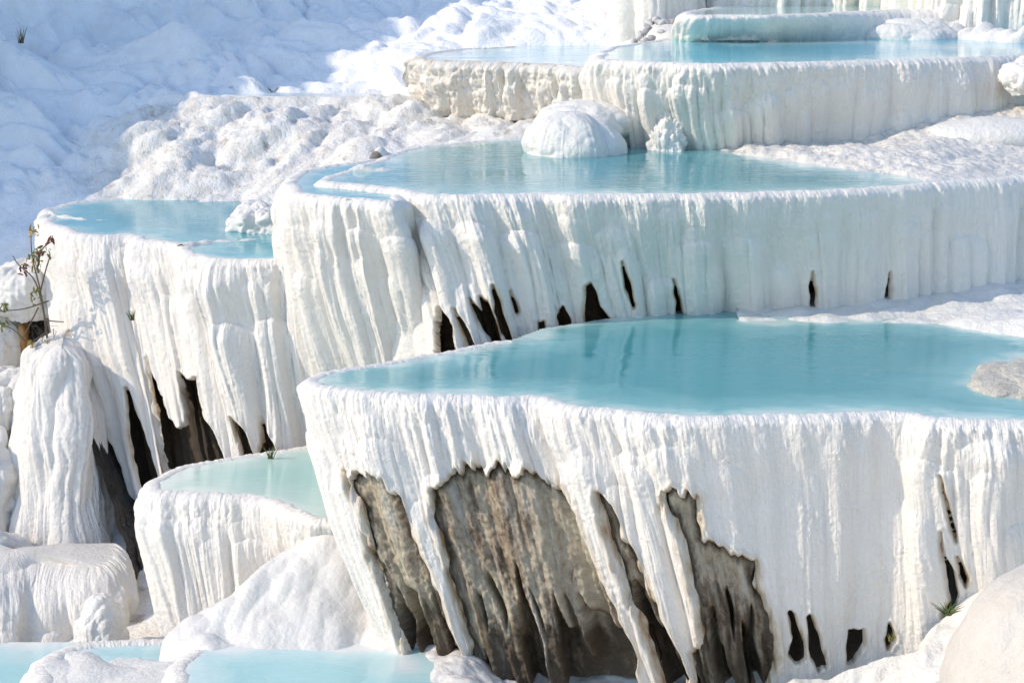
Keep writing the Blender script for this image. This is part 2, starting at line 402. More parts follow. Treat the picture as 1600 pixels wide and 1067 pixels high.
def wall_parts(parent, g, mat, masks=(), slits=(), depth=0.14, rock=None, rock_depth=0.16, slit_depth=0.42, rock_rib=0.06, jag=5.0, name='curtain', pool=True, cap=None, stain_w=0.12, crust=0.0):
    X, Y, Z, S, h, N = g['X'], g['Y'], g['Z'], g['S'], g['h'], g['N']
    nu, nv = X.shape; seed = g['seed']
    stain = np.zeros_like(X); keep = None
    allm = list(masks) + list(slits)
    if crust > 0: stain = crust * np.exp(-h / 0.07) * sstep(-0.15, 0.3, perlin2(S / 0.2, h / 0.1, seed + 70)) + 0.5 * crust * sstep(0.15, 0.5, perlin2(S / 0.1, h / 0.45, seed + 71))
    if allm:
        px, py, dep = project(X, Y, Z)
        jx = perlin2(S / 0.09, h / 0.16, seed + 31) * jag + perlin2(S / 0.05, h / 0.12, seed + 32) * jag * 0.35
        jy = perlin2(S / 0.06, h / 0.3, seed + 33) * jag * 1.6
        sds = []
        for k, poly in enumerate(allm):
            j = 1.0 if k < len(masks) else 0.45
            dr = 18 * np.clip(perlin2(S / 0.055, h / 1.5, seed + 34), 0, 1) ** 0.8 * (1 - sstep(0.7, 0.95, h)) if k < len(masks) else 0.0
            sds.append(poly_sd(px + jx * j, py + jy * j - dr, poly) * dep / F)
        sdb = np.max(sds[:len(masks)], 0) if len(masks) else np.full(X.shape, -0.5)
        sdn = np.max(sds[len(masks):], 0) if len(slits) else np.full(X.shape, -0.5)
        oo = 0.02 * np.exp(-((sdb + 0.05) / 0.035) ** 2) - depth * sstep(-0.045, 0.022, sdb) + 0.012 * np.exp(-((sdn + 0.03) / 0.02) ** 2) - 0.06 * sstep(-0.022, 0.006, sdn)
        Xc = X + N[:, :1] * oo; Yc = Y + N[:, 1:] * oo
        stain = np.maximum(np.clip(1 + sdb / stain_w, 0, 1), np.clip(1 + sdn / (stain_w * 0.4), 0, 1))
        out = (sdb < 0.0) & (sdn < 0.0)
        sdc = np.maximum(sdb, sdn); gu, gv = np.gradient(sdc); g2 = gu * gu + gv * gv + 1e-10   # edge vertices slide onto the outline
        mm = (sdc > 0) & (sdc < 0.04)
        au = np.where(mm, np.clip(-sdc * gu / g2, -1.2, 1.2), 0); av = np.where(mm, np.clip(-sdc * gv / g2, -1.2, 1.2), 0)
        Zc = Z + np.gradient(Z, axis=0) * au + np.gradient(Z, axis=1) * av
        Xc, Yc = [A_ + np.gradient(A_, axis=0) * au + np.gradient(A_, axis=1) * av for A_ in (Xc, Yc)]
        keep = out[:-1, :-1] | out[1:, 1:] | out[:-1, 1:] | out[1:, :-1]
    else: Xc, Yc, Zc = X, Y, Z
    V = np.stack([Xc, Yc, Zc], -1)
    if pool:                                   # the inner side of the rim, running down into the basin
        inn_rows = []
        for (i, dz) in ((0.30, -0.35), (0.16, -0.10), (0.09, 0.0), (0.05, 0.018), (0.02, 0.02)):
            w = np.exp(-0) * (g['wig'] - g['lip'] * 0 - i)
            r = g['R'] + N * w
            inn_rows.append(np.stack([r[:, 0], r[:, 1], g['zt'] + dz + 0.008 * perlin2(g['s'] / 0.07, i * 9, seed + 16)], -1))
        V = np.concatenate([np.stack(inn_rows, 1), V], 1); extra = len(inn_rows)
    elif cap is not None:                      # a closed, gently domed top
        c = V[:, 0].mean(0); rows = []
        for f in np.linspace(0.0, 0.93, 14):
            ring = smooth1(V[:, 0], 2 + (1 - f) * nu * 0.25)
            p = c + (ring - c) * f
            p[:, 2] = ring[:, 2] + cap * np.cos(f * pi / 2) + 0.03 * perlin3(p[:, 0] * 4, p[:, 1] * 4, p[:, 2] * 0 + 1.3, seed + 17) * (1 - f)
            rows.append(p)
        V = np.concatenate([np.stack(rows, 1), V], 1); extra = len(rows)
    else: extra = 0
    if extra:
        S2 = np.concatenate([np.repeat(S[:, :1], extra, 1), S], 1)
        h2 = np.concatenate([np.repeat(np.linspace(-0.05 * extra, -0.05, extra)[None], nu, 0), h], 1)
        st = np.concatenate([np.zeros((nu, extra)), stain], 1)
        if keep is not None: keep = np.concatenate([np.ones((nu - 1, extra), bool), keep], 1)
    else: S2, h2, st = S, h, stain
    faces = grid_faces(nu, nv + extra, keep)
    v, f, uv, sa = compact(V.reshape(-1, 3), faces, np.stack([S2, h2], -1).reshape(-1, 2), st.reshape(-1))
    o = mesh_obj(name, v, f, mat, parent, uv=uv, attrs={'stain': sa})
    if allm:
        s1 = S + 0.05 * perlin2(S / 0.3, h / 0.5, seed + 40)
        fl = rock_rib * 1.3 * billow(s1 / 0.22, h / 1.8, seed + 41) * sstep(0.9, 2.0, h) + rock_rib * 0.35 * billow(s1 / 0.07, h / 0.5, seed + 42) + 0.022 * perlin2(S / 0.10, h / 0.14, seed + 44) + 0.014 * perlin2(S / 0.035, h / 0.045, seed + 46)
        hole = sstep(0.02, 0.16, perlin2(s1 / 0.11, h / 1.6, seed + 43)) * sstep(1.65, 1.95, h + 0.45 * perlin2(S / 0.16, 0 * h + 4, seed + 45))
        for k in range(len(allm)):
            broad = k < len(masks)
            r = (-rock_depth + fl - 0.32 * hole) if broad else (-slit_depth + 0.5 * fl)
            r = np.minimum(r, -0.035)
            m = sds[k] > (-0.14 if broad else -0.27); r = r - 0.006 * k
            kc = m[:-1, :-1] | m[1:, 1:] | m[:-1, 1:] | m[1:, :-1]
            fr = grid_faces(nu, nv, kc)
            if len(fr) == 0: continue
            fr = largest(fr)
            v, f, uv, stain_shade = compact(np.stack([X + N[:, :1] * r, Y + N[:, 1:] * r, Z], -1).reshape(-1, 3), fr, np.stack([S, h], -1).reshape(-1, 2), np.maximum(np.clip(1 - sds[k] / 0.13, 0, 1), 0.95 * sstep(1.55, 2.15, h + 0.55 * perlin2(s1 / 0.10, h / 1.0, seed + 47))).reshape(-1))  # edge stain; darkening towards the base mixes algae with painted-in shade
            mesh_obj('exposed_rock' if broad else 'dark_cleft', v, f, rock if broad else M_dark, parent, uv=uv, attrs={'stain': stain_shade})
    return o

def water(name, poly, z, mat, step=0.07, shore=(), reach=1.0, label=None):
    """poly in world xy; a sheet of cells inside the outline, with the distance from the shore as depth"""
    poly = np.asarray(poly, float)
    lo, hi = poly.min(0), poly.max(0)
    xs = np.arange(lo[0], hi[0] + step, step); ys = np.arange(lo[1], hi[1] + step, step)
    X, Y = np.meshgrid(xs, ys, indexing='ij')
    sd = poly_sd(X * 100, Y * 100, poly * 100) / 100       # measured in cm so the search margin is 0.6 m
    full = np.full(X.shape, 9.0); q = np.roll(poly, -1, 0)
    for a, b in zip(poly, q):
        e = b - a; t = np.clip(((X - a[0]) * e[0] + (Y - a[1]) * e[1]) / (e @ e + 1e-9), 0, 1)
        full = np.minimum(full, np.hypot(X - a[0] - t * e[0], Y - a[1] - t * e[1]))
    for pl in shore:
        pl = np.asarray(pl, float)
        for a, b in zip(pl[:-1], pl[1:]):
            e = b - a; t = np.clip(((X - a[0]) * e[0] + (Y - a[1]) * e[1]) / (e @ e + 1e-9), 0, 1)
            full = np.minimum(full, np.hypot(X - a[0] - t * e[0], Y - a[1] - t * e[1]))
    ins = sd > 0
    kc = ins[:-1, :-1] | ins[1:, 1:] | ins[:-1, 1:] | ins[1:, :-1]
    f = grid_faces(len(xs), len(ys), kc, flip=True)
    v, f, d = compact(np.stack([X, Y, np.full(X.shape, z)], -1).reshape(-1, 3), f, (full / reach).reshape(-1))
    o = mesh_obj(name, v, f, mat, attrs={'depth': d})
    o['kind'] = 'structure'
    if label: o['label'] = label
    return o
def wp(pts, z): return [P(a, b, z)[:2] for a, b in pts]

def tps(pts, qx, qy, smooth=1e-3):
    pts = np.asarray(pts, float); n = len(pts)
    def K(r2): return np.where(r2 > 1e-12, 0.5 * r2 * np.log(np.maximum(r2, 1e-12)), 0)
    d2 = ((pts[:, None, :2] - pts[None, :, :2]) ** 2).sum(-1)
    A = np.zeros((n + 3, n + 3)); A[:n, :n] = K(d2) + smooth * np.eye(n)
    A[:n, n] = 1; A[:n, n + 1:] = pts[:, :2]; A[n, :n] = 1; A[n + 1:, :n] = pts[:, :2].T
    w = np.linalg.solve(A, np.concatenate([pts[:, 2], [0, 0, 0]]))
    out = np.full(qx.shape, w[n]) + w[n + 1] * qx + w[n + 2] * qy
    for k in range(n): out += w[k] * K((qx - pts[k, 0]) ** 2 + (qy - pts[k, 1]) ** 2)
    return out
def pillow(X, Y, seed, amps):
    z = 0
    wx = 0.25 * perlin2(X / 1.1, Y / 1.1, seed + 90); wy = 0.25 * perlin2(X / 1.1, Y / 1.1, seed + 91)
    for k, (lam, a) in enumerate(amps): z = z + a * 2 * billow((X + wx * min(1, lam * 2)) / lam, (Y + wy * min(1, lam * 2)) / lam, seed + k)
    return z
def heightfield(name, xs, ys, zf, mat, parent=None, keep=None, attr=None):
    X, Y = np.meshgrid(xs, ys, indexing='ij'); Z = zf(X, Y)
    A = attr(X, Y) if attr else 0 * X
    f = grid_faces(len(xs), len(ys), None if keep is None else keep(X, Y, Z), flip=True)
    v, f, A = compact(np.stack([X, Y, Z], -1).reshape(-1, 3), f, A.reshape(-1))
    return mesh_obj(name, v, f, mat, parent, attrs={'rough': A} if attr else None)
def blob(name, c, r, mat, parent=None, seed=1, n=150, lump=0.10, lam=0.5, flute=0.0, rz=0.0, power=1.0, low=-0.75):
    nu, nv = n * 2, n
    u = np.linspace(0, 2 * pi, nu)[:, None]; w = np.linspace(0, 1, nv)[None, :]
    ph = pi / 2 - w * (pi / 2 - math.asin(max(-1, low)))
    dx, dy, dz = np.cos(u) * np.cos(ph), np.sin(u) * np.cos(ph), np.sin(ph) + 0 * u
    dx = np.sign(dx) * np.abs(dx) ** power; dy = np.sign(dy) * np.abs(dy) ** power
    bx, by, bz = dx * r[0], dy * r[1], dz * r[2]
    k = 1 + 0 * dx
    rr = (r[0] + r[1] + r[2]) / 3
    n1 = np.abs(perlin3(bx / lam, by / lam, bz / lam, seed)) * 2 - 0.4
    n2 = np.abs(perlin3(bx / lam * 2.3, by / lam * 2.3, bz / lam * 2.3, seed + 1)) * 2 - 0.4
    n3 = perlin3(bx / lam * 7, by / lam * 7, bz / lam * 7, seed + 2)
    k = k + lump * n1 + lump * 0.4 * n2 + lump * 0.12 * n3
    if flute > 0:
        ax = np.cos(u) * 1.6 * (r[0] + r[1]) / 2; ay = np.sin(u) * 1.6 * (r[0] + r[1]) / 2
        wz = bz * 0.5
        fl = np.abs(perlin3(ax / 0.14 + 0 * wz, ay / 0.14 + 0 * wz, wz, seed + 5)) * 2 + 0.4 * np.abs(perlin3(ax / 0.055 + 0 * wz, ay / 0.055 + 0 * wz, wz * 2, seed + 6)) * 2
        k = k + flute * fl * sstep(0.02, 0.75, 1 - dz)
    x, y, z = bx * k, by * k, bz * k
    X = c[0] + x * cos(rz) - y * sin(rz); Y = c[1] + x * sin(rz) + y * cos(rz); Z = c[2] + z
    return mesh_obj(name, np.stack([X, Y, Z], -1).reshape(-1, 3), grid_faces(nu, nv), mat, parent)

def rim_line(g, back=0.03, n=160):
    i = np.linspace(0, len(g['R']) - 1, n).astype(int)
    return [tuple(p) for p in (g['R'] + g['N'] * (g['wig'] - back))[i]]

# ------------------------------------------------------------------ setting: the white hillside
ZA, ZB, ZC, ZD, ZF, ZL, ZM, ZN, ZG = -4.1, -2.78, -1.72, -1.34, -1.92, -3.62, -5.5, -6.4, -2.50
HILL_PTS = [PD(*p) for p in [
    (0, 420, 25.0), (-150, 430, 25.0), (0, 300, 26.6), (-150, 300, 26.8), (100, 300, 26.4), (200, 240, 27.0), (250, 190, 27.8), (300, 160, 28.2), (350, 152, 28.5),
    (450, 300, 25.6), (600, 225, 26.2), (450, 220, 27.0), (350, 270, 26.4), (250, 300, 26.0), (650, 205, 26.6), (800, 212, 25.6), (560, 170, 28.0), (450, 165, 28.2), (640, 160, 28.0),
    (430, 135, 30.6), (550, 80, 32), (700, 30, 33), (0, 200, 28.8), (0, 100, 31), (0, 0, 34.5), (300, 0, 36), (600, 0, 37), (200, 100, 31.5), (150, 190, 29.2),
    (400, 60, 33.5), (300, 120, 30.6), (650, 72, 30.4), (780, 72, 30.6), (920, 70, 30.6), (800, 30, 32), (960, 0, 33.5), (860, 0, 34.0), (560, 120, 30.6), (620, 100, 30.2),
    (650, 185, 27.3), (780, 185, 27.0), (900, 185, 26.4), (1000, 40, 31.0), (1300, 8, 33), (1500, 20, 31.5), (1700, 20, 31.5)]]
HILL_PTS += [(-9, 14, -7.6), (0, 14, -7.6), (9, 14, -7.3), (-9, 18, -7.4), (-5, 19, -7.4), (0, 17, -7.3), (5, 17, -7.2), (9, 18, -6.6), (-8, 22, -6.3), (-4, 22.5, -6.2), (0, 20, -6.0), (4, 19.5, -5.6), (9, 21, -5.0),
             (-3, 24, -4.4), (1, 22.6, -4.0), (4, 23, -3.7), (8, 24, -3.6), (2, 25.5, -3.0), (5, 26.3, -2.6), (9, 26, -2.1), (3, 29.5, -2.0), (7, 29, -1.9), (-1, 28.9, -2.5), (1, 28.9, -2.5), (-3.0, 29.4, -2.6), (-4.2, 29.3, -2.55),
             (-9, 24, -4.4), (-13, 20, -4.5), (-14, 23, 1.0), (-14, 25, 2.4), (-14, 27, 3.6), (-13.5, 30, 5.0), (-13, 34, 6.6), (-9, 40, 7.0), (-3, 44, 4.8), (6, 44, 3.5), (16, 42, 3.5), (-22, 32, 9), (-16, 44, 10), (0, 55, 9), (15, 60, 9), (-30, 60, 16), (12, 33, -0.5), (14, 24, -2.5), (14, 17, -6)]  # unseen ridge at far left, raised so its shadow covers the upper slope
def hill_rough(X, Y):
    w = 0.5 * perlin2(X / 1.2, Y / 1.2, 88)
    return sstep(-6.4, -5.2, X + w) * sstep(1.4, 0.2, X) * sstep(29.0, 28.3, Y + 0.3 * w)
def hill_z(X, Y):
    z = tps(HILL_PTS, X, Y, 0.02)
    up = sstep(24.5, 27, Y)
    px, py, _ = project(X, Y, z)
    rough = hill_rough(X, Y)
    soft = pillow(X, Y, 5, [(1.9, 0.24), (0.8, 0.18), (0.40, 0.075), (0.19, 0.026), (0.08, 0.007)])
    D1 = (X * 0.75 + Y * 0.66); D2 = (-X * 0.66 + Y * 0.75)
    E1 = X * 0.80 - Y * 0.60; E2 = X * 0.60 + Y * 0.80
    ew = 0.5 * perlin2(X / 2.2, Y / 2.2, 93)
    flow = 0.30 * 2 * billow((E1 + ew) / 3.0, (E2 + ew) / 1.5, 94) + 0.19 * 2 * billow((E1 + ew) / 1.5, (E2 + ew) / 0.62, 95) + 0.075 * 2 * billow((E1 + ew) / 0.7, (E2 + ew) / 0.26, 96) + 0.028 * 2 * billow(E1 / 0.3, E2 / 0.12, 97) + 0.010 * 2 * billow(E1 / 0.13, E2 / 0.06, 99) + 0.05 * perlin2(X / 0.5, Y / 0.5, 98)
    lumpy = sstep(-3.6, -1.8, X + ew)
    soft = lumpy * 0.75 * soft + (1 - lumpy) * flow
    hard = 0.17 * 2 * billow(D1 / 1.5, D2 / 0.7, 21) + 0.07 * 2 * billow(D1 / 0.7, D2 / 0.28, 22) + 0.035 * 2 * billow(D1 / 0.22, D2 / 0.12, 23) + 0.014 * perlin2(X / 0.06, Y / 0.06, 24)
    z = z + up * ((1 - rough) * (soft - 0.22) + rough * (hard - 0.17))
    # the beds of the small pools stay under their water
    for (x0, x1, y0, y1, zz) in ((-4.35, -1.45, 28.70, 29.0, ZG - 0.06), (-1.25, 1.3, 27.8, 30.6, ZF - 0.10), (0.9, 8.0, 24.8, 29.6, ZC - 0.12)):
        w = sstep(x0 - 0.3, x0 + 0.1, X) * sstep(x1 + 0.3, x1 - 0.1, X) * sstep(y0 - 0.3, y0 + 0.1, Y) * sstep(y1 + 0.3, y1 - 0.1, Y)
        z = np.minimum(z, zz) * w + z * (1 - w)
    lipw = sstep(-4.7, -4.2, X) * sstep(-1.1, -1.5, X) * np.exp(-((Y - 28.42 - 0.12 * perlin2(X / 0.5, 0 * X + 2, 77)) / 0.16) ** 2)
    z = z * (1 - lipw) + (ZG + 0.02) * lipw
    return z
hx = np.concatenate([np.arange(-70, -14, 2.0), np.arange(-14, -10, 0.3), np.arange(-10, 4.6, 0.042), np.arange(4.6, 9.5, 0.09), np.arange(9.5, 16, 0.4), np.arange(16, 70, 2.0)])
hy = np.concatenate([np.arange(-20, 11, 2.0), np.arange(11, 24, 0.3), np.arange(24, 38, 0.05), np.arange(38, 60, 0.8), np.arange(60, 200, 5.0)])
hill = heightfield('hillside', hx, hy, hill_z, M_hill, attr=hill_rough)
tag(hill, kind='structure')

# ------------------------------------------------------------------ the front terrace
ctrlA = [(790, 533), (740, 541, 800, 900), (640, 559, 740, 960), (560, 573, 690, 1000), (505, 582, 650, 1022), (484, 589, 630, 1030), (479, 598, 620, 1040), (490, 606, 628, 1047), (520, 611, 650, 1055), (560, 615, 688, 1060), (620, 620, 738, 1066), (680, 622, 795, 1070), (740, 624, 855, 1074),
         (800, 625, 915, 1077), (836, 627, 960, 1079), (862, 634, 990, 1081), (900, 641, 1020, 1084), (960, 647, 1070, 1086), (1040, 655, 1125, 1088), (1100, 657, 1165, 1084), (1200, 656, 1240, 1080), (1300, 653, 1315, 1074), (1400, 650, 1405, 1068),
         (1428, 653, 1440, 1072), (1460, 659, 1485, 1070), (1520, 662, 1545, 1066), (1600, 664, 1625, 1062), (1700, 668, 1720, 1060), (1850, 672, 1860, 1060)]
masksA = [
    [(543, 741), (564, 744), (594, 751), (602, 770), (624, 778), (631, 808), (645, 849), (665, 896), (682, 936), (705, 994), (732, 1060), (735, 1100), (645, 1100), (641, 1038), (635, 1011), (614, 970), (601, 916), (580, 869), (567, 801), (547, 761)],
    [(675, 771), (692, 758), (709, 744), (732, 722), (749, 734), (765, 738), (780, 727), (790, 739), (817, 737), (847, 744), (871, 764), (888, 791), (901, 825), (911, 852), (925, 882), (938, 916), (959, 957), (979, 1004), (989, 1031), (995, 1100), (745, 1100), (739, 1058), (736, 1011), (722, 957), (705, 909), (695, 859), (678, 815)],
    [(932, 775), (948, 778), (959, 801), (969, 842), (992, 876), (1009, 923), (1026, 963), (1050, 1004), (1067, 1045), (1075, 1100), (1045, 1100), (1030, 1045), (1019, 1011), (1002, 970), (979, 926), (965, 882), (949, 842), (938, 798)],
    [(1037, 772), (1075, 766), (1085, 775), (1090, 810), (1093, 842), (1100, 848), (1130, 860), (1150, 872), (1178, 880), (1180, 915), (1195, 945), (1205, 975), (1210, 1000), (1215, 1030), (1205, 1050), (1195, 1100), (1085, 1100), (1080, 1022), (1097, 1012), (1092, 960), (1085, 930), (1075, 880), (1060, 830), (1037, 790)],
    [(1233, 957), (1242, 960), (1250, 985), (1258, 1005), (1258, 1030), (1245, 1035), (1232, 1020), (1242, 1000)],
    [(1263, 965), (1270, 963), (1280, 990), (1293, 1040), (1280, 1047), (1270, 1030), (1265, 1000)],
    [(1328, 985), (1350, 985), (1350, 1010), (1335, 1030), (1325, 1035)],
    [(1390, 975), (1396, 985), (1398, 1000), (1388, 1015), (1384, 1000), (1387, 990)],
    [(1470, 830), (1475, 870), (1490, 895), (1495, 930), (1490, 950), (1478, 975), (1472, 960), (1485, 940), (1478, 905), (1472, 870)],
    [(1468, 745), (1480, 790), (1492, 830), (1493, 845), (1485, 825), (1475, 780)], [(1497, 870), (1512, 905), (1510, 915), (1500, 900)]]
tA = empty('travertine_terrace', P(1000, 900, -6.5), 'large front terrace with white drapery parted over brown stained rock', 'terrace', 'pool terraces')
gA = loft(ctrlA, ZA, -6.6, du=0.010, dv=0.010, seed=3, prof=1.08, lobe=0.085, rib=0.05, fine=0.016, lean=0.0, scallop=0.022,
          amp=[(470, 0.9), (820, 1.0), (1040, 1.1), (1090, 0.22), (1400, 0.20), (1440, 1.0), (1600, 0.9)])
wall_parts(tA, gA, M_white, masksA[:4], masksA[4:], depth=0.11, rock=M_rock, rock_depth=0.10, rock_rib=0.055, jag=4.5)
water('water', rim_line(gA) + [P(1850, 480, ZA)[:2], P(1600, 440, ZA)[:2], P(1300, 470, ZA)[:2], P(1000, 492, ZA)[:2], P(850, 515, ZA)[:2]], ZA + 0.008, M_water, step=0.03, reach=1.1,
      shore=[wp([(1200, 503), (1400, 500), (1500, 512), (1600, 528)], ZA), wp([(1600, 560), (1540, 585), (1526, 603), (1600, 622)], ZA)], label='turquoise water of the front pool')

# ------------------------------------------------------------------ the middle terrace
ctrlB = [(760, 221), (680, 228), (640, 233), (590, 249), (545, 266), (508, 277), (500, 284), (515, 289), (560, 293), (614, 299, 735, 650), (665, 307, 775, 648), (720, 308, 815, 640), (780, 307, 865, 628), (840, 306, 915, 620), (872, 307, 950, 616), (895, 308, 975, 614), (960, 308, 1018, 608),
         (1060, 307, 1088, 604), (1160, 305, 1172, 602), (1300, 301, 1306, 600), (1400, 295, 1402, 598), (1450, 290, 1450, 598), (1530, 284, 1530, 598), (1600, 279, 1600, 596), (1750, 270, 1750, 590), (1900, 264, 1900, 585)]
masksB = [
    [(685, 480), (695, 492), (703, 510), (714, 560), (683, 565), (682, 520)], [(709, 482), (722, 505), (733, 525), (745, 550), (736, 552), (718, 515)],
    [(734, 466), (742, 480), (752, 490), (750, 465), (762, 475), (772, 495), (788, 545), (775, 548), (760, 520), (745, 500)],
    [(770, 446), (780, 470), (790, 500), (804, 535), (795, 538), (782, 520), (774, 490)], [(799, 455), (806, 470), (811, 488), (806, 488), (800, 470)],
    [(842, 505), (850, 503), (856, 525), (843, 528)], [(875, 484), (882, 480), (890, 500), (893, 525), (874, 528), (871, 500)],
    [(915, 447), (922, 445), (932, 465), (938, 480), (952, 500), (954, 520), (914, 524), (912, 480)], [(973, 410), (985, 445), (993, 475), (990, 482), (979, 455)],
    [(1053, 438), (1061, 465), (1069, 510), (1061, 512), (1057, 480)], [(1270, 425), (1275, 450), (1274, 489), (1269, 489), (1267, 455)], [(1391, 428), (1393, 450), (1389, 477), (1385, 475), (1387, 450)]]
tB = empty('travertine_terrace', P(1000, 505, ZA), 'wide middle terrace with dark slits at its foot behind the front pool', 'terrace', 'pool terraces')
gB = loft(ctrlB, ZB, -5.0, du=0.012, dv=0.012, seed=14, prof=1.1, lobe=0.11, rib=0.06, fine=0.017,
          amp=[(450, 1.0), (900, 1.0), (1000, 1.0), (1100, 0.65), (1300, 0.45), (1600, 0.4)])
wall_parts(tB, gB, M_white, (), masksB, depth=0.16, jag=5)
water('water', rim_line(gB) + wp([(1900, 215), (1600, 200), (1200, 215), (900, 200), (830, 205)], ZB), ZB + 0.008, M_water, step=0.03, reach=1.2,
      shore=[wp([(1150, 240), (1290, 262), (1400, 272), (1450, 288)], ZB), wp([(640, 228), (820, 216)], ZB)], label='turquoise water of the middle pool')
# its lower lobe on the left
ctrlB2 = [(600, 247), (530, 258), (470, 268), (452, 279), (450, 292), (460, 303, 540, 650), (490, 309, 570, 655), (530, 313, 610, 660), (560, 314, 640, 660), (585, 317, 668, 662), (608, 319, 695, 660), (622, 317, 715, 655), (632, 310, 730, 645), (640, 300, 735, 635)]
tB2 = empty('travertine_terrace', P(560, 560, -5.0), 'steep ribbed lobe at the left end of the middle terrace', 'terrace', 'pool terraces')
gB2 = loft(ctrlB2, -2.82, -5.3, du=0.011, dv=0.012, seed=29, prof=1.1, lobe=0.12, rib=0.05, fine=0.018)
wall_parts(tB2, gB2, M_white)
water('water', rim_line(gB2) + [gB['R'][int(0.25 * len(gB['R']))]], -2.813, M_waterL, reach=1.0, label='small pool on the left lobe of the middle terrace')

# ------------------------------------------------------------------ the left terrace
ctrlL = [(200, 309), (120, 316), (85, 325), (70, 331), (61, 341, 182, 843), (75, 351, 196, 856), (97, 360, 214, 866), (112, 367, 229, 872), (150, 370, 264, 881), (199, 371, 309, 886), (214, 377, 332, 889), (250, 381, 359, 892), (274, 384, 376, 896), (279, 391, 380, 900), (293, 400, 396, 904),
         (320, 404, 419, 906), (358, 407, 446, 908), (400, 409, 482, 905), (449, 409, 520, 895), (520, 404, 575, 880)]
masksL = [
    [(196, 605), (208, 635), (218, 660), (228, 690), (238, 725), (250, 760), (220, 770), (207, 715), (200, 670)],
    [(228, 557), (236, 583), (250, 620), (262, 650), (274, 668), (280, 672), (290, 667), (290, 640), (283, 600), (279, 584), (292, 594), (306, 592), (308, 620), (318, 654), (332, 677), (350, 720), (360, 760), (262, 765), (250, 700), (243, 654), (233, 603)],
    [(360, 652), (378, 674), (395, 710), (400, 730), (383, 735), (375, 700)], [(407, 652), (416, 674), (428, 704), (432, 730), (405, 735), (398, 718), (411, 690)],
    [(150, 645), (170, 694), (186, 725), (200, 780), (186, 785), (168, 725)]]
tL = empty('travertine_terrace', P(280, 720, ZM), 'tall left terrace with long white folds split by black wet gaps', 'terrace', 'pool terraces')
gL = loft(ctrlL, ZL, -7.1, du=0.011, dv=0.011, seed=43, prof=1.12, lobe=0.15, rib=0.055, fine=0.014)
wall_parts(tL, gL, M_white, (), masksL, depth=0.2, jag=5, slit_depth=0.4, rock_rib=0.08)
water('water', rim_line(gL) + wp([(560, 400), (480, 320), (440, 300), (330, 296), (230, 300)], ZL), ZL + 0.008, M_waterL, step=0.03, reach=1.0, label='blue water of the left pool')

# ------------------------------------------------------------------ the small terrace at lower left
ctrlM = [(520, 690), (420, 706), (330, 719), (262, 734), (240, 746), (230, 758, 272, 990), (236, 768, 284, 1000), (256, 772, 299, 1003), (287, 774, 322, 1006), (337, 777, 365, 1006), (388, 780, 410, 1002), (425, 791, 447, 995), (455, 804, 482, 990), (489, 816, 515, 988), (540, 818, 560, 985)]
tM = empty('travertine_terrace', P(330, 960, -6.7), 'small rounded white terrace holding pale green water below the left terrace', 'terrace', 'pool terraces')
gM = loft(ctrlM, ZM, -6.9, du=0.010, dv=0.010, seed=57, prof=1.1, lobe=0.07, rib=0.045, fine=0.014)
wall_parts(tM, gM, M_white)
water('water', rim_line(gM) + wp([(620, 800), (620, 690)], ZM), ZM + 0.008, M_waterG, step=0.03, reach=0.9, label='pale green water of the small lower left pool')

# ------------------------------------------------------------------ upper right terraces
ctrlC = [(1080, 58), (1000, 68), (950, 76), (934, 83), (930, 91, 948, 234), (942, 96, 960, 238), (985, 98, 1000, 242), (1030, 100, 1045, 244), (1100, 102, 1110, 245), (1200, 101, 1206, 245), (1300, 99, 1302, 243), (1400, 96, 1400, 242), (1500, 93, 1500, 240), (1560, 90, 1560, 238), (1620, 86, 1620, 236), (1800, 80, 1800, 230)]
tC = empty('travertine_terrace', P(1150, 240, ZB), 'tall upper right terrace with bright left end and blue shaded face', 'terrace', 'pool terraces')
gC = loft(ctrlC, ZC, -2.88, du=0.014, dv=0.013, seed=71, prof=1.1, lobe=0.10, rib=0.06, fine=0.018, scallop=0.03, amp=[(930, 0.9), (1100, 1.1), (1190, 1.0), (1260, 0.40), (1600, 0.35)])
wall_parts(tC, gC, M_white)
water('water', rim_line(gC) + wp([(1800, 50), (1600, 44), (1100, 50)], ZC), ZC + 0.008, M_waterC, reach=1.4, shore=[wp([(1195, 69), (1350, 68), (1590, 80)], ZC)], label='azure water of the upper right pool')
ctrlD = [(1200, 8), (1110, 14), (1075, 19), (1066, 24, 1054, 70), (1085, 26, 1080, 72), (1130, 26, 1128, 72), (1200, 26, 1200, 72), (1300, 23, 1300, 70), (1370, 19, 1370, 68), (1450, 17, 1450, 66), (1650, 16, 1650, 64)]
tD = empty('travertine_terrace', P(1200, 66, ZC), 'low shaded blue terrace at the top right behind the azure pool', 'terrace', 'pool terraces')
gD = loft(ctrlD, ZD, -1.78, du=0.016, dv=0.014, seed=83, prof=1.0, lobe=0.08, rib=0.04, fine=0.014, amp=[(1060, 1.0), (1150, 0.9), (1220, 0.3), (1600, 0.3)])
wall_parts(tD, gD, M_white)
water('water', rim_line(gD) + wp([(1650, 4), (1150, 4)], ZD), ZD + 0.008, M_waterG, reach=1.6, label='thin pale pool at the top right edge')
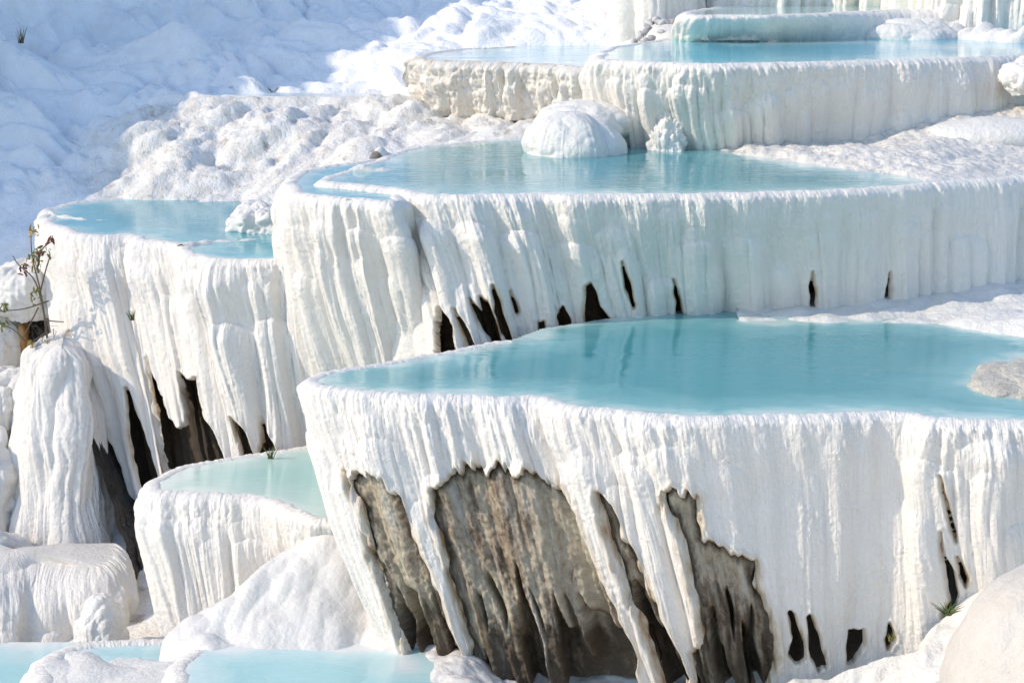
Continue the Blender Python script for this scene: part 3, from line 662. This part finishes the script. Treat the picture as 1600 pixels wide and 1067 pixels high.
# ------------------------------------------------------------------ the knobby terrace in the upper middle
ctrlF = [(800, 74), (700, 80), (660, 87), (648, 93, 645, 160), (670, 96, 680, 180), (720, 98, 725, 184), (780, 100, 785, 188), (850, 103, 850, 192), (910, 106, 910, 196), (980, 109, 980, 200)]
tF = empty('travertine_terrace', P(780, 175, -2.6), 'knobby cream terrace with brown crusted rim in the upper middle', 'terrace', 'pool terraces')
gF = loft(ctrlF, ZF, -2.7, du=0.016, dv=0.014, seed=101, prof=1.0, lobe=0.13, rib=0.05, fine=0.02, knob=0.045)
wall_parts(tF, gF, M_knob, crust=0.75)
water('water', rim_line(gF) + wp([(980, 66), (800, 66)], ZF), ZF + 0.008, M_waterN, label='thin pale pool above the knobby terrace')
water('water', [(-4.4, 28.42), (-1.2, 28.42), (-1.2, 29.0), (-4.4, 29.3)], ZG, M_waterN, reach=2.0, label='thin pool below the blue shaded slope')

# ------------------------------------------------------------------ shelves and mounds
def patch(name, pts, keep_poly, xs, ys, mat, amps, seed, smooth=0.002, fine=0.006, kind='structure', parent=None, fit=None):
    kp = np.asarray(keep_poly, float)
    def zf(X, Y):
        z = tps(pts, X, Y, smooth) + pillow(X, Y, seed, amps) - sum(a for _, a in amps) * 0.5 + fine * perlin2(X / 0.035, Y / 0.035, seed + 60)
        if fit:
            line, zz, wd = fit; d = np.full(X.shape, 9.0)
            for (ax, ay), (bx, by) in zip(line[:-1], line[1:]):
                ex, ey = bx - ax, by - ay; t = np.clip(((X - ax) * ex + (Y - ay) * ey) / (ex * ex + ey * ey + 1e-9), 0, 1)
                d = np.minimum(d, np.hypot(X - ax - t * ex, Y - ay - t * ey))
            w = np.exp(-(d / wd) ** 2); z = z * (1 - w) + zz * w
        return z
    def keep(X, Y, Z):
        i = poly_sd(X * 100, Y * 100, kp * 100) > 0
        return i[:-1, :-1] & i[1:, 1:] & i[:-1, 1:] & i[1:, :-1]
    o = heightfield(name, xs, ys, zf, mat, parent, keep)
    if kind: o['kind'] = kind
    return o
def PZ(px, py, z, dz=0.0):
    p = P(px, py, z); p[2] += dz; return p
# white shelf on the right of the middle pool
edge = [(1150, 241), (1180, 246), (1240, 254), (1290, 262), (1330, 268), (1370, 270), (1400, 273), (1440, 284), (1465, 289)]
pts = [PZ(a, b, ZB, 0.015) for a, b in edge] + [PZ(a, b + 6, ZB, -0.12) for a, b in edge[:-1]] + [PZ(1250, 236, ZB, .06), PZ(1350, 242, ZB, .09), PZ(1500, 258, ZB, .08), PZ(1600, 272, ZB, .05), PZ(1465, 288, ZB, .05), PZ(1530, 284, ZB, .07), PZ(1600, 279, ZB, .07), PZ(1750, 270, ZB, .07), PZ(1600, 240, ZB, .13), PZ(1800, 250, ZB, .1), PZ(1900, 263, ZB, .04),
       PD(1350, 222, 24.4), PD(1450, 205, 24.3), PD(1600, 197, 24.4), PD(1750, 193, 24.4), PD(1900, 190, 24.4)]
shelf = patch('ground', pts, wp([(1120, 236), (1140, 245), (1240, 259), (1290, 267), (1330, 273), (1400, 279), (1435, 288)], ZB) + [p for p in rim_line(gB, 0.01) if p[0] > P(1445, 290, ZB)[0]] + wp([(1900, 205), (1120, 225)], ZB), np.arange(2.0, 9.2, 0.03), np.arange(20.2, 25.2, 0.03), M_shelf, [(0.6, 0.05), (0.22, 0.025), (0.09, 0.010)], 7, fit=([p for p in rim_line(gB, 0.03) if p[0] > P(1400, 290, ZB)[0]], ZB + 0.014, 0.22))
# ledge between the front pool and the foot of the middle terrace
edge = [(1170, 502), (1250, 503), (1300, 504), (1400, 505), (1480, 509), (1520, 517), (1560, 523), (1600, 528), (1700, 540)]
pts = [PZ(a, b, ZA, 0.012) for a, b in edge] + [PZ(a, b + 9, ZA, -0.14) for a, b in edge] + [PD(1200, 496, 20.5), PD(1300, 490, 20.6), PD(1400, 478, 20.8), PD(1500, 464, 21.0), PD(1600, 450, 21.2), PD(1750, 440, 21.3), PD(1400, 497, 20.4), PD(1500, 490, 20.4), PD(1600, 485, 20.3), PD(1600, 505, 19.7), PD(1700, 495, 20.0)]
ledge = patch('ground', pts, wp([(1150, 506), (1300, 512), (1400, 514), (1480, 518), (1520, 526), (1600, 538), (1700, 550), (1700, 430), (1500, 440), (1150, 475)], ZA), np.arange(2.0, 7.0, 0.03), np.arange(18.2, 23.0, 0.03), M_ground, [(0.5, 0.03), (0.2, 0.012)], 17)
# snow-white drifts at the foot of the front terrace
pts = [PD(*p) for p in [(1180, 1085, 16.0), (1220, 1062, 16.1), (1260, 1042, 16.1), (1300, 1050, 16.05), (1350, 1036, 16.1), (1400, 1008, 16.15), (1440, 975, 16.2), (1480, 940, 16.25), (1520, 900, 16.3), (1560, 865, 16.4), (1600, 835, 16.5), (1750, 800, 16.5),
       (1220, 1105, 15.6), (1350, 1095, 15.5), (1450, 1060, 15.4), (1550, 1010, 15.4), (1700, 960, 15.4), (1200, 1200, 14.9), (1400, 1200, 14.8), (1700, 1150, 14.8)]]
pts = [p - np.array([0, 0, 0.13]) for p in pts]
drift = patch('ground', pts, [(1.6, 14.2), (7.5, 14.2), (7.5, 17.0), (4.3, 16.5), (3.6, 16.2), (1.6, 16.2)], np.arange(1.6, 7.5, 0.025), np.arange(14.2, 17.0, 0.025), M_ground, [(0.5, 0.09), (0.25, 0.04), (0.1, 0.012)], 27)
pts = [np.array(p) for p in [(-0.95, 16.6, -6.5), (-0.9, 16.0, -6.5), (-0.5, 16.7, -6.34), (-0.45, 16.2, -6.34), (-0.4, 15.6, -6.34), (-0.4, 14.8, -6.36), (0, 16.4, -6.60), (0.5, 15.9, -6.62), (0.5, 15, -6.65), (1.2, 16.2, -6.62), (1.2, 15.4, -6.62), (1.75, 16.2, -6.56), (1.75, 15.4, -6.58), (0.6, 17.2, -6.5), (2.0, 17, -6.5)]]
apron = patch('ground', pts, [(-0.9, 14.6), (1.75, 14.6), (1.75, 16.9), (-0.9, 16.9)], np.arange(-0.9, 1.76, 0.02), np.arange(14.6, 16.9, 0.02), M_wet, [(0.45, 0.05), (0.2, 0.02), (0.08, 0.006)], 57, fine=0.003)
# pale ridge running from the small terrace down to the bottom pool
ridge = [PD(*p) for p in [(540, 815, 17.95), (500, 822, 17.95), (440, 866, 17.8), (400, 899, 17.65), (330, 946, 17.4), (265, 993, 17.2)]]
pts = ridge + [p + np.array([-0.25, 0.45, -0.55]) for p in ridge] + [PD(*p) for p in [(560, 850, 17.75), (600, 890, 17.65), (640, 930, 17.6), (500, 890, 17.5), (450, 925, 17.3), (400, 955, 17.2), (350, 990, 17.05), (500, 955, 17.15), (560, 950, 17.3), (620, 975, 17.2),
       (330, 1012, 16.85), (400, 1012, 16.85), (470, 1012, 16.85), (540, 1010, 16.9), (620, 1012, 16.9), (262, 1020, 17.0)]] + [PD(*p) - np.array([0, 0, 0.3]) for p in [(230, 1030, 16.9), (262, 1040, 16.7), (300, 1040, 16.5), (370, 1045, 16.45), (450, 1060, 16.35), (540, 1050, 16.4), (620, 1060, 16.3)]]
pts = [np.array(p) for p in pts]
m_ridge = patch('travertine_mound', pts, [(-3.2, 16.5), (-0.6, 16.5), (-0.6, 18.0), (-1.2, 18.4), (-2.2, 18.4), (-3.2, 17.9)], np.arange(-3.2, -0.6, 0.014), np.arange(16.5, 18.5, 0.014), M_wet, [(0.7, 0.07), (0.28, 0.022), (0.1, 0.004)], 37, kind=None, fine=0.0015)
tag(m_ridge, 'smooth white ridge sloping from the small terrace down to the bottom pool', 'mound', 'white mounds')

ctrlN = [(300, 1015), (282, 1026), (272, 1040), (268, 1060), (274, 1100), (310, 1150), (450, 1180), (650, 1190)]
tN = empty('travertine_terrace', P(300, 1060, -6.8), 'bottom edge terrace rim in front of the ribbed front terrace', 'terrace', 'pool terraces')
gN = loft(ctrlN, ZN, -7.0, du=0.010, dv=0.010, inset=0.05, seed=111, lobe=0.05, rib=0.025, fine=0.008)
wall_parts(tN, gN, M_white)
water('water', rim_line(gN) + wp([(760, 1190), (720, 1060), (700, 1010), (420, 1003)], ZN), ZN + 0.008, M_waterN, step=0.03, reach=0.6, shore=[wp([(330, 1014), (620, 1013), (640, 1045)], ZN)], label='pale water at the bottom edge')
ctrlK = [(290, 997), (230, 999), (160, 1003), (110, 1011), (78, 1028), (60, 1050), (52, 1080), (70, 1130), (200, 1170), (330, 1180)]
tK = empty('travertine_terrace', P(150, 1060, -6.9), 'flat white terrace with a film of water at the bottom left', 'terrace', 'pool terraces')
gK = loft(ctrlK, -6.6, -7.15, du=0.010, dv=0.010, inset=-0.12, seed=117, lobe=0.05, rib=0.03, fine=0.010, prof=0.8)
wall_parts(tK, gK, M_white)
kp = wp([(335, 1000), (160, 1004), (110, 1013), (80, 1030), (62, 1050), (55, 1080), (75, 1130), (200, 1165), (390, 1175)], -6.6)
pts = [np.array([a, b, -6.61]) for a, b in kp] + [PZ(200, 1030, -6.6, -0.02), PZ(120, 1050, -6.6, 0.05), PZ(200, 1060, -6.6, 0.06), PZ(260, 1050, -6.6, 0.08), PZ(250, 1012, -6.6, -0.05), PZ(190, 1014, -6.6, -0.05), PZ(130, 1030, -6.6, 0.03)]
patch('ground', pts, kp, np.arange(-4.2, -2.2, 0.015), np.arange(15, 18.2, 0.015), M_ground, [(0.5, 0.03), (0.12, 0.004)], 47, fine=0.001)
water('water', wp([(320, 1000), (200, 1001), (140, 1005), (105, 1014), (100, 1028), (190, 1045), (290, 1045), (320, 1020)], -6.6), -6.602, M_waterN, step=0.02, reach=0.5, label='water film on the bottom left terrace')
water('water', wp([(-250, 1008), (120, 1003), (150, 1060), (150, 1200), (-250, 1200)], -6.95), -6.95, M_waterN, step=0.03, reach=0.9, label='blue water in the bottom left corner')

# ------------------------------------------------------------------ domes on the left
def capped(name, ctrl, zt, zb, label, cat, cap, seed, lip_r=0.05, **kw):
    t = empty(name, P(ctrl[len(ctrl) // 2][0], ctrl[len(ctrl) // 2][1], zt), label, cat, 'white mounds'); t.location[2] = zb
    g = loft(ctrl, zt, zb, seed=seed, lip=lip_r, **kw)
    wall_parts(t, g, M_white, pool=False, cap=cap, name='flowstone')
    return t
capped('travertine_mound', [(140, 500), (102, 508), (80, 520, -8, 845), (78, 533, 25, 884), (86, 541, 62, 892), (97, 543, 100, 894), (107, 540, 138, 892), (114, 531, 162, 886), (119, 520, 176, 868), (134, 506, 184, 845)], -4.75, -7.05,
       'big ribbed white fan left of the dark rock channel', 'mound', 0.03, 131, du=0.004, dv=0.012, lobe=0.36, rib=0.09, fine=0.03, kscale=0.32, prof=0.92, bulge=0.05, lip_r=0.12)
capped('travertine_mound', [(-120, 840), (-90, 880), (-20, 905, -30, 1015), (30, 893, 12, 1010), (60, 884, 48, 1008), (95, 884, 92, 1006), (130, 888, 135, 1004), (152, 890, 162, 1002), (168, 884, 180, 996), (176, 870, 192, 985), (180, 850, 200, 970)], -6.72, -7.35,
       'low ribbed white tier below the white fan on the left', 'mound', 0.14, 137, du=0.010, dv=0.008, lobe=0.16, rib=0.045, fine=0.010, prof=0.9, dome=True, bulge=0.03)
def lump(px, py, d, r, label, seed, mat=None, group='white mounds', name='travertine_mound', cat='mound', **kw):
    o = blob(name, PD(px, py, d), r, mat or M_ground, seed=seed, **kw)
    return tag(o, label, cat, group)
lump(160, 1003, 19.0, (0.26, 0.3, 0.48), 'rounded white hump at the foot of the dark rock channel', 201, flute=0.03, lump=0.14, lam=0.3)
lump(10, 655, 23.0, (0.50, 0.7, 0.62), 'white slope bulging at the left edge beside the big dome', 203, flute=0.03, lump=0.15)
lump(-20, 790, 22.0, (0.50, 0.7, 0.85), 'shaded white slope low on the left edge', 205, flute=0.03, lump=0.15)
lump(-40, 890, 20.6, (0.62, 0.7, 0.40), 'low white bulge in the left corner above the blue water', 206, flute=0.02, lump=0.15)
lump(40, 455, 24.0, (0.44, 0.5, 0.40), 'round white knob overhanging the small cave on the left edge', 207, flute=0.02, lump=0.16, lam=0.4)
lump(0, 545, 23.9, (0.30, 0.4, 0.55), 'white pillar left of the small cave', 208, flute=0.02, lump=0.14, lam=0.4)
# the cave under the knob, with its rust stain
k = NT('rust_stain'); nn = k.noise(k.coords(False, (6, 6, 1.5)), 1.0, 5, 0.6)
k.l(k.ramp(nn, [(0.35, (0.30, 0.13, 0.02)), (0.5, (0.42, 0.22, 0.06)), (0.65, (0.62, 0.50, 0.32))]), k.b.inputs['Base Color']); M_rust = k.m
k = NT('cave_rock'); nn = k.noise(k.coords(False, (14, 14, 14)), 1.0, 6, 0.7)
k.l(k.ramp(nn, [(0.40, (0.012, 0.010, 0.009)), (0.55, (0.05, 0.042, 0.035)), (0.68, (0.16, 0.14, 0.12))]), k.b.inputs['Base Color'])
k.l(k.bump(nn, 0.06, 1.0), k.b.inputs['Normal']); M_cave = k.m
cv = empty('cave', PD(58, 570, 24.0), 'small dark cave with rust stained wall on the left edge', 'cave')
blob('cave_rock', PD(66, 540, 24.15), (0.26, 0.25, 0.34), M_cave, cv, 211, n=70, lump=0.2, lam=0.2)
blob('rust_wall', PD(36, 540, 23.95), (0.09, 0.2, 0.36), M_rust, cv, 212, n=60, lump=0.12, lam=0.2)
# dark wet channel between dome and small terrace
Lp = np.array([PD(*p) for p in [(112, 630, 22.0), (138, 690, 21.75), (164, 760, 21.4), (184, 815, 21.1), (198, 870, 20.8), (214, 945, 20.3), (222, 990, 20.0)]])
Rp = np.array([PD(*p) for p in [(134, 630, 22.35), (178, 690, 22.25), (206, 760, 22.0), (235, 815, 21.7), (255, 870, 21.2), (280, 945, 20.6), (290, 990, 20.3)]])
tt = np.linspace(0, 1, len(Lp)); t = np.linspace(0, 1, 260); LL = catmull(Lp, tt, t); RR = catmull(Rp, tt, t)
w = np.linspace(0, 1, 70)[:, None]
Q = LL[None] + (RR - LL)[None] * w[..., None]
ds = np.linspace(0, 1, 70)[:, None] * 0.5; dh = t[None] * 2.6
off = 0.05 * 2 * billow(ds / 0.12, dh / 0.6, 61) + 0.03 * 2 * billow(ds / 0.05, dh / 0.1, 62) - 0.05 + 0.03 * perlin2(ds * 0 + 1, dh / 0.15, 63)
Q[..., 1] -= off; Q[..., 0] += (0.05 * perlin2(ds * 0, dh / 0.3, 64))
ch = mesh_obj('rock_channel', Q.reshape(-1, 3), grid_faces(70, 260), M_dark, uv=np.stack([ds + 0 * dh, dh + 0 * ds], -1).reshape(-1, 2))
tag(ch, 'black glistening wet rock channel between the white dome and the small terrace', 'rock')

# ------------------------------------------------------------------ lumps on the right and at the back
lump(890, 240, 24.1, (0.56, 0.65, 0.52), 'smooth white dome standing in the middle pool beside the upper right terrace', 221, flute=0.02, lump=0.10, lam=0.6)
lump(945, 238, 24.0, (0.26, 0.3, 0.30), 'small hump on the right of the dome in the middle pool', 233, flute=0.03, lump=0.06, lam=0.5)
lump(915, 192, 24.7, (0.62, 0.6, 0.28), 'flat white step behind the dome in the middle pool', 222, lump=0.1)
lump(1043, 244, 24.33, (0.22, 0.22, 0.58), 'white stalagmite bulging from the face of the upper right terrace', 223, flute=0.08, lump=0.22, lam=0.2)
lump(1560, 214, 24.35, (0.95, 0.5, 0.24), 'soft blue shaded mound at the right foot of the upper terrace', 225, lump=0.06, lam=0.8)
lump(1620, 122, 24.85, (0.45, 0.4, 0.26), 'white knob stuck on the rim of the upper right terrace', 226, lump=0.12, lam=0.2)
lump(1640, 600, 17.45, (0.72, 0.75, 0.15), 'flat grey rock outcrop rising from the right of the front pool', 228, mat=M_outcrop, name='rock_outcrop', cat='rock', group=None, lump=0.14, lam=0.4)
lump(1650, 1090, 13.6, (0.80, 0.9, 1.02), 'pale smooth boulder in the lower right corner', 229, mat=M_boulder, name='boulder', cat='boulder', group=None, lump=0.06, lam=0.9, n=260)
lump(1420, 62, 29.4, (0.75, 0.6, 0.30), 'white snowy slope at the right end of the top terrace', 231, lump=0.10, lam=0.5)
wl_ = [('w', 1.75, 32.4), ('w', 1.80, 31.0), ('w', 1.95, 30.6), ('w', 2.2, 30.5), ('w', 2.45, 30.8), ('w', 2.7, 31.7), ('w', 3.0, 31.8), ('w', 3.3, 31.3), ('w', 3.9, 31.2), ('w', 4.6, 31.4), ('w', 5.3, 31.4), ('w', 5.8, 31.0), ('w', 6.1, 30.3), ('w', 6.5, 29.9), ('w', 7.0, 29.7), ('w', 7.8, 29.6), ('w', 9.5, 29.6)]
tU = empty('travertine_terrace', (4.5, 31, -1.9), 'pale pillared wall along the top right edge', 'terrace', 'pool terraces')
gU = loft(wl_, -0.3, -1.9, du=0.016, dv=0.016, inset=-0.1, seed=151, lobe=0.2, rib=0.06, fine=0.02)
wall_parts(tU, gU, M_cream, pool=True)
# dividers inside the pools
def divider(parent, pts_px, z, label, seed, wdt=0.10, hgt=0.05):
    c = np.array([P(a, b, z) for a, b in pts_px]); tc = np.concatenate([[0], np.cumsum(np.linalg.norm(np.diff(c, axis=0), axis=1))])
    n = int(tc[-1] / 0.02) + 2; t = np.linspace(0, tc[-1], n); C = catmull(c, tc, t); tg = np.gradient(C, axis=0); tg /= np.linalg.norm(tg, axis=1)[:, None]
    N = np.stack([tg[:, 1], -tg[:, 0], 0 * t], 1)
    u = np.linspace(-1, 1, 15)
    W = wdt * (0.7 + 0.5 * perlin2(t / 0.3, 0 * t, seed)) * np.interp(t / tc[-1], [0, 0.25, 0.8, 1], [1, 1, 0.7, 0.15])
    Hh = hgt * (0.8 + 0.6 * perlin2(t / 0.2, 0 * t + 5, seed)) * np.interp(t / tc[-1], [0, 0.2, 0.8, 1], [1, 1, 0.5, 0.05])
    V = C[:, None, :] + N[:, None, :] * (u[None, :, None] * W[:, None, None])
    V[..., 2] += Hh[:, None] * (1 - u[None] ** 2) * 1.3 - 0.02 - 0.05 * (np.abs(u)[None] > 0.99) + 0.006 * perlin2(t[:, None] / 0.05, u[None] * 3, seed + 1)
    o = mesh_obj('inner_rim', V.reshape(-1, 3), grid_faces(n, 15, flip=True), M_ground, parent)
    return tag(o, label)
divider(tC, [(1720, 66), (1600, 67), (1500, 60), (1420, 56), (1330, 55), (1262, 58), (1228, 63), (1190, 69)], ZC, 'bright white ridge crossing the pool', 305, 0.45, 0.20)
divider(tL, [(72, 334), (100, 340), (147, 345), (210, 343)], ZL, 'low white rim curving across the left pool near its left tip', 301, 0.12, 0.05)
divider(tL, [(283, 387), (330, 380), (380, 377), (428, 371)], ZL, 'low white rim near the right end of the left pool', 302, 0.14, 0.06)
divider(tB, [(552, 268), (590, 268), (632, 265)], ZB, 'nearer of two white wedges on the left rim of the middle pool', 303, 0.16, 0.07)
divider(tB, [(588, 246), (605, 243), (632, 240)], ZB, 'farther of two white wedges on the left rim of the middle pool', 304, 0.16, 0.09)
lump(418, 348, 23.5, (0.46, 0.5, 0.24), 'small white slope between the left pool and the middle terrace', 232, lump=0.2, lam=0.3)

# ------------------------------------------------------------------ stones, shrub and tufts
random.seed(4)
M_stone = [plain('grey_stone', (0.34, 0.33, 0.33), 0.7, 0.3, 9), plain('pale_stone', (0.52, 0.51, 0.50), 0.7, 0.25, 9)]
heap = blob('rubble_bank', PD(1045, 82, 29.8), (0.50, 0.9, 0.48), M_ground, None, 241, n=60, lump=0.06)
tag(heap, 'white bank under the heap of stones at the top', 'bank')
hc = PD(1045, 82, 29.8); smesh = []
for i in range(4):
    o = blob('stone', (0, 0, 0), (1, 0.8, 0.65), M_stone[i % 2], None, 250 + i, n=10, lump=0.22, lam=1.0, low=-1); smesh.append(o.data); bpy.data.objects.remove(o)
i = 0
while i < 70:
    a = random.uniform(pi * 0.95, 2.05 * pi); e = random.uniform(0.05, 1.25)
    p = np.array([cos(a) * cos(e) * 0.54, sin(a) * cos(e) * 0.94, sin(e) * 0.50])
    o = bpy.data.objects.new('stone', smesh[i % 4]); COL.objects.link(o)
    s_ = random.uniform(0.035, 0.085)
    o.location = hc + p; o.scale = (s_ * random.uniform(0.8, 1.3), s_, s_); o.rotation_euler = (random.uniform(-.4, .4), random.uniform(-.4, .4), random.uniform(0, 6))
    tag(o, 'grey stone in the heap beside the top right terrace', 'stone', 'stones heaped at the top'); i += 1

def tube(path, r0, r1, sides=5):
    path = np.asarray(path, float); n = len(path); V = []
    tg = np.gradient(path, axis=0); tg /= np.linalg.norm(tg, axis=1)[:, None] + 1e-9
    for k in range(n):
        a = np.cross(tg[k], (0.3, 1, 0.2)); a /= np.linalg.norm(a); b = np.cross(tg[k], a); r = r0 + (r1 - r0) * k / (n - 1)
        for q in range(sides): V.append(path[k] + r * (a * cos(2 * pi * q / sides) + b * sin(2 * pi * q / sides)))
    Fc = [(k * sides + q, k * sides + (q + 1) % sides, (k + 1) * sides + (q + 1) % sides, (k + 1) * sides + q) for k in range(n - 1) for q in range(sides)]
    return V, Fc
def curve_px(pts, n=14):
    c = np.array([PD(*p) for p in pts]); t = np.linspace(0, 1, len(c)); return catmull(c, t, np.linspace(0, 1, n))
M_twig = plain('twig', (0.13, 0.10, 0.08), 0.8)
M_leaf = {'olive': plain('leaf_olive', (0.16, 0.17, 0.04)), 'red': plain('leaf_red', (0.17, 0.04, 0.025)), 'yellow': plain('leaf_yellow', (0.36, 0.25, 0.06)), 'green': plain('leaf_green', (0.06, 0.12, 0.03))}
leaf_me = {}
def leaf(parent, p, size, col, rng):
    if col not in leaf_me:
        v = [(-0.5, 0, 0), (-0.2, 0.16, 0.05), (0.25, 0.14, 0.04), (0.5, 0, -0.05), (0.25, -0.14, 0.04), (-0.2, -0.16, 0.05), (0, 0, -0.03)]
        me = bpy.data.meshes.new('leaf'); me.from_pydata(v, [], [(0, 1, 6), (1, 2, 6), (2, 3, 6), (3, 4, 6), (4, 5, 6), (5, 0, 6)]); me.materials.append(M_leaf[col]); leaf_me[col] = me
    o = bpy.data.objects.new('leaf', leaf_me[col]); COL.objects.link(o); o.parent = parent
    o.location = np.asarray(p) - np.array(parent.location); o.scale = (size,) * 3; o.rotation_euler = (rng.uniform(-1.5, 1.5), rng.uniform(-1.5, 1.5), rng.uniform(0, 6.3))
sh = empty('shrub', PD(72, 545, 22.5), 'straggly half dry shrub hanging over the left edge cave', 'shrub')
rng = random.Random(9)
stems = [[(75, 540, 22.6), (70, 500, 22.5), (62, 450, 22.4), (50, 400, 22.4), (48, 350, 22.4)], [(70, 495, 22.5), (55, 440, 22.4), (30, 415, 22.3), (20, 400, 22.3)], [(62, 460, 22.4), (72, 420, 22.4), (78, 400, 22.3), (76, 392, 22.3)],
         [(76, 470, 22.5), (40, 482, 22.4), (5, 486, 22.3)], [(72, 520, 22.5), (45, 535, 22.4), (25, 518, 22.3), (2, 505, 22.3)], [(58, 420, 22.4), (66, 390, 22.4), (85, 375, 22.3)], [(70, 545, 22.5), (82, 560, 22.4), (90, 580, 22.4)], [(70, 500, 22.5), (85, 502, 22.4), (100, 503, 22.4)], [(60, 480, 22.4), (45, 510, 22.4), (35, 530, 22.4)]]
for k, st in enumerate(stems):
    V, Fc = tube(curve_px(st), 0.015 if k == 0 else 0.010, 0.005); mesh_obj('stem', V, Fc, M_twig, sh)
for (a, b, col, n, sp) in [(52, 362, 'yellow', 8, 10), (57, 400, 'olive', 12, 16), (60, 415, 'olive', 8, 12), (38, 420, 'red', 8, 9), (80, 376, 'red', 5, 6), (64, 396, 'red', 6, 5), (54, 460, 'olive', 7, 9), (6, 482, 'olive', 10, 8), (5, 508, 'olive', 9, 8), (47, 537, 'yellow', 7, 5), (50, 408, 'yellow', 7, 14), (78, 545, 'olive', 6, 10)]:
    for q in range(int(n * 1.9)):
        leaf(sh, PD(a + rng.gauss(0, sp * .5), b + rng.gauss(0, sp * .6), 22.35 + rng.uniform(-.08, .08)), rng.uniform(0.05, 0.10), col, rng)
for q in range(26):      # the dry tangle of fine twigs in front of the cave
    x0, y0 = rng.uniform(62, 84), rng.uniform(515, 550)
    V, Fc = tube(curve_px([(x0, y0, 22.5), (x0 + rng.uniform(-14, 12), y0 + rng.uniform(-14, 14), 22.4), (x0 + rng.uniform(-20, 18), y0 + rng.uniform(-22, 26), 22.4)], 8), 0.003, 0.0015, 4); mesh_obj('twig', V, Fc, M_twig, sh)
def tuft(px, py, d, hgt, n, cols, label, spread=0.5, seed=1):
    r = random.Random(seed); b = PD(px, py, d); t = empty('grass_tuft', b, label, 'plant')
    for q in range(n):
        a = r.uniform(0, 2 * pi); l = r.uniform(0.6, 1) * hgt; e = np.array([cos(a) * spread * l, sin(a) * spread * l - 0.03, l]); b0 = b + np.array([r.gauss(0, .1) * hgt, -0.02, 0])
        V, Fc = tube([b0, b0 + e * 0.5 + (0, 0, .08 * l), b0 + e], 0.006, 0.0015, 3); mesh_obj('blade', V, Fc, M_leaf[r.choice(cols)], t)
tuft(208, 500, 21.35, 0.12, 14, ['olive', 'green'], 'small green tuft growing on the white folds of the left terrace', seed=3)
tuft(423, 716, 20.0, 0.16, 14, ['olive', 'green'], 'green tuft at the foot of the left terrace above the pale pool', seed=4)
tuft(1480, 960, 15.95, 0.11, 34, ['green', 'olive'], 'green weed in the cleft at the lower right', 1.3, seed=5)
tuft(1392, 1000, 16.0, 0.09, 16, ['olive', 'yellow'], 'dark weed hanging in the small hollow right of the front terrace foot', 0.6, seed=6)
tuft(426, 148, 29.6, 0.13, 18, ['green'], 'dark green tuft in the thin pool below the blue slope', 1.0, seed=7)
tuft(33, 68, 31.5, 0.28, 16, ['olive', 'red'], 'dry reed tuft high on the blue shaded slope', 0.4, seed=8)
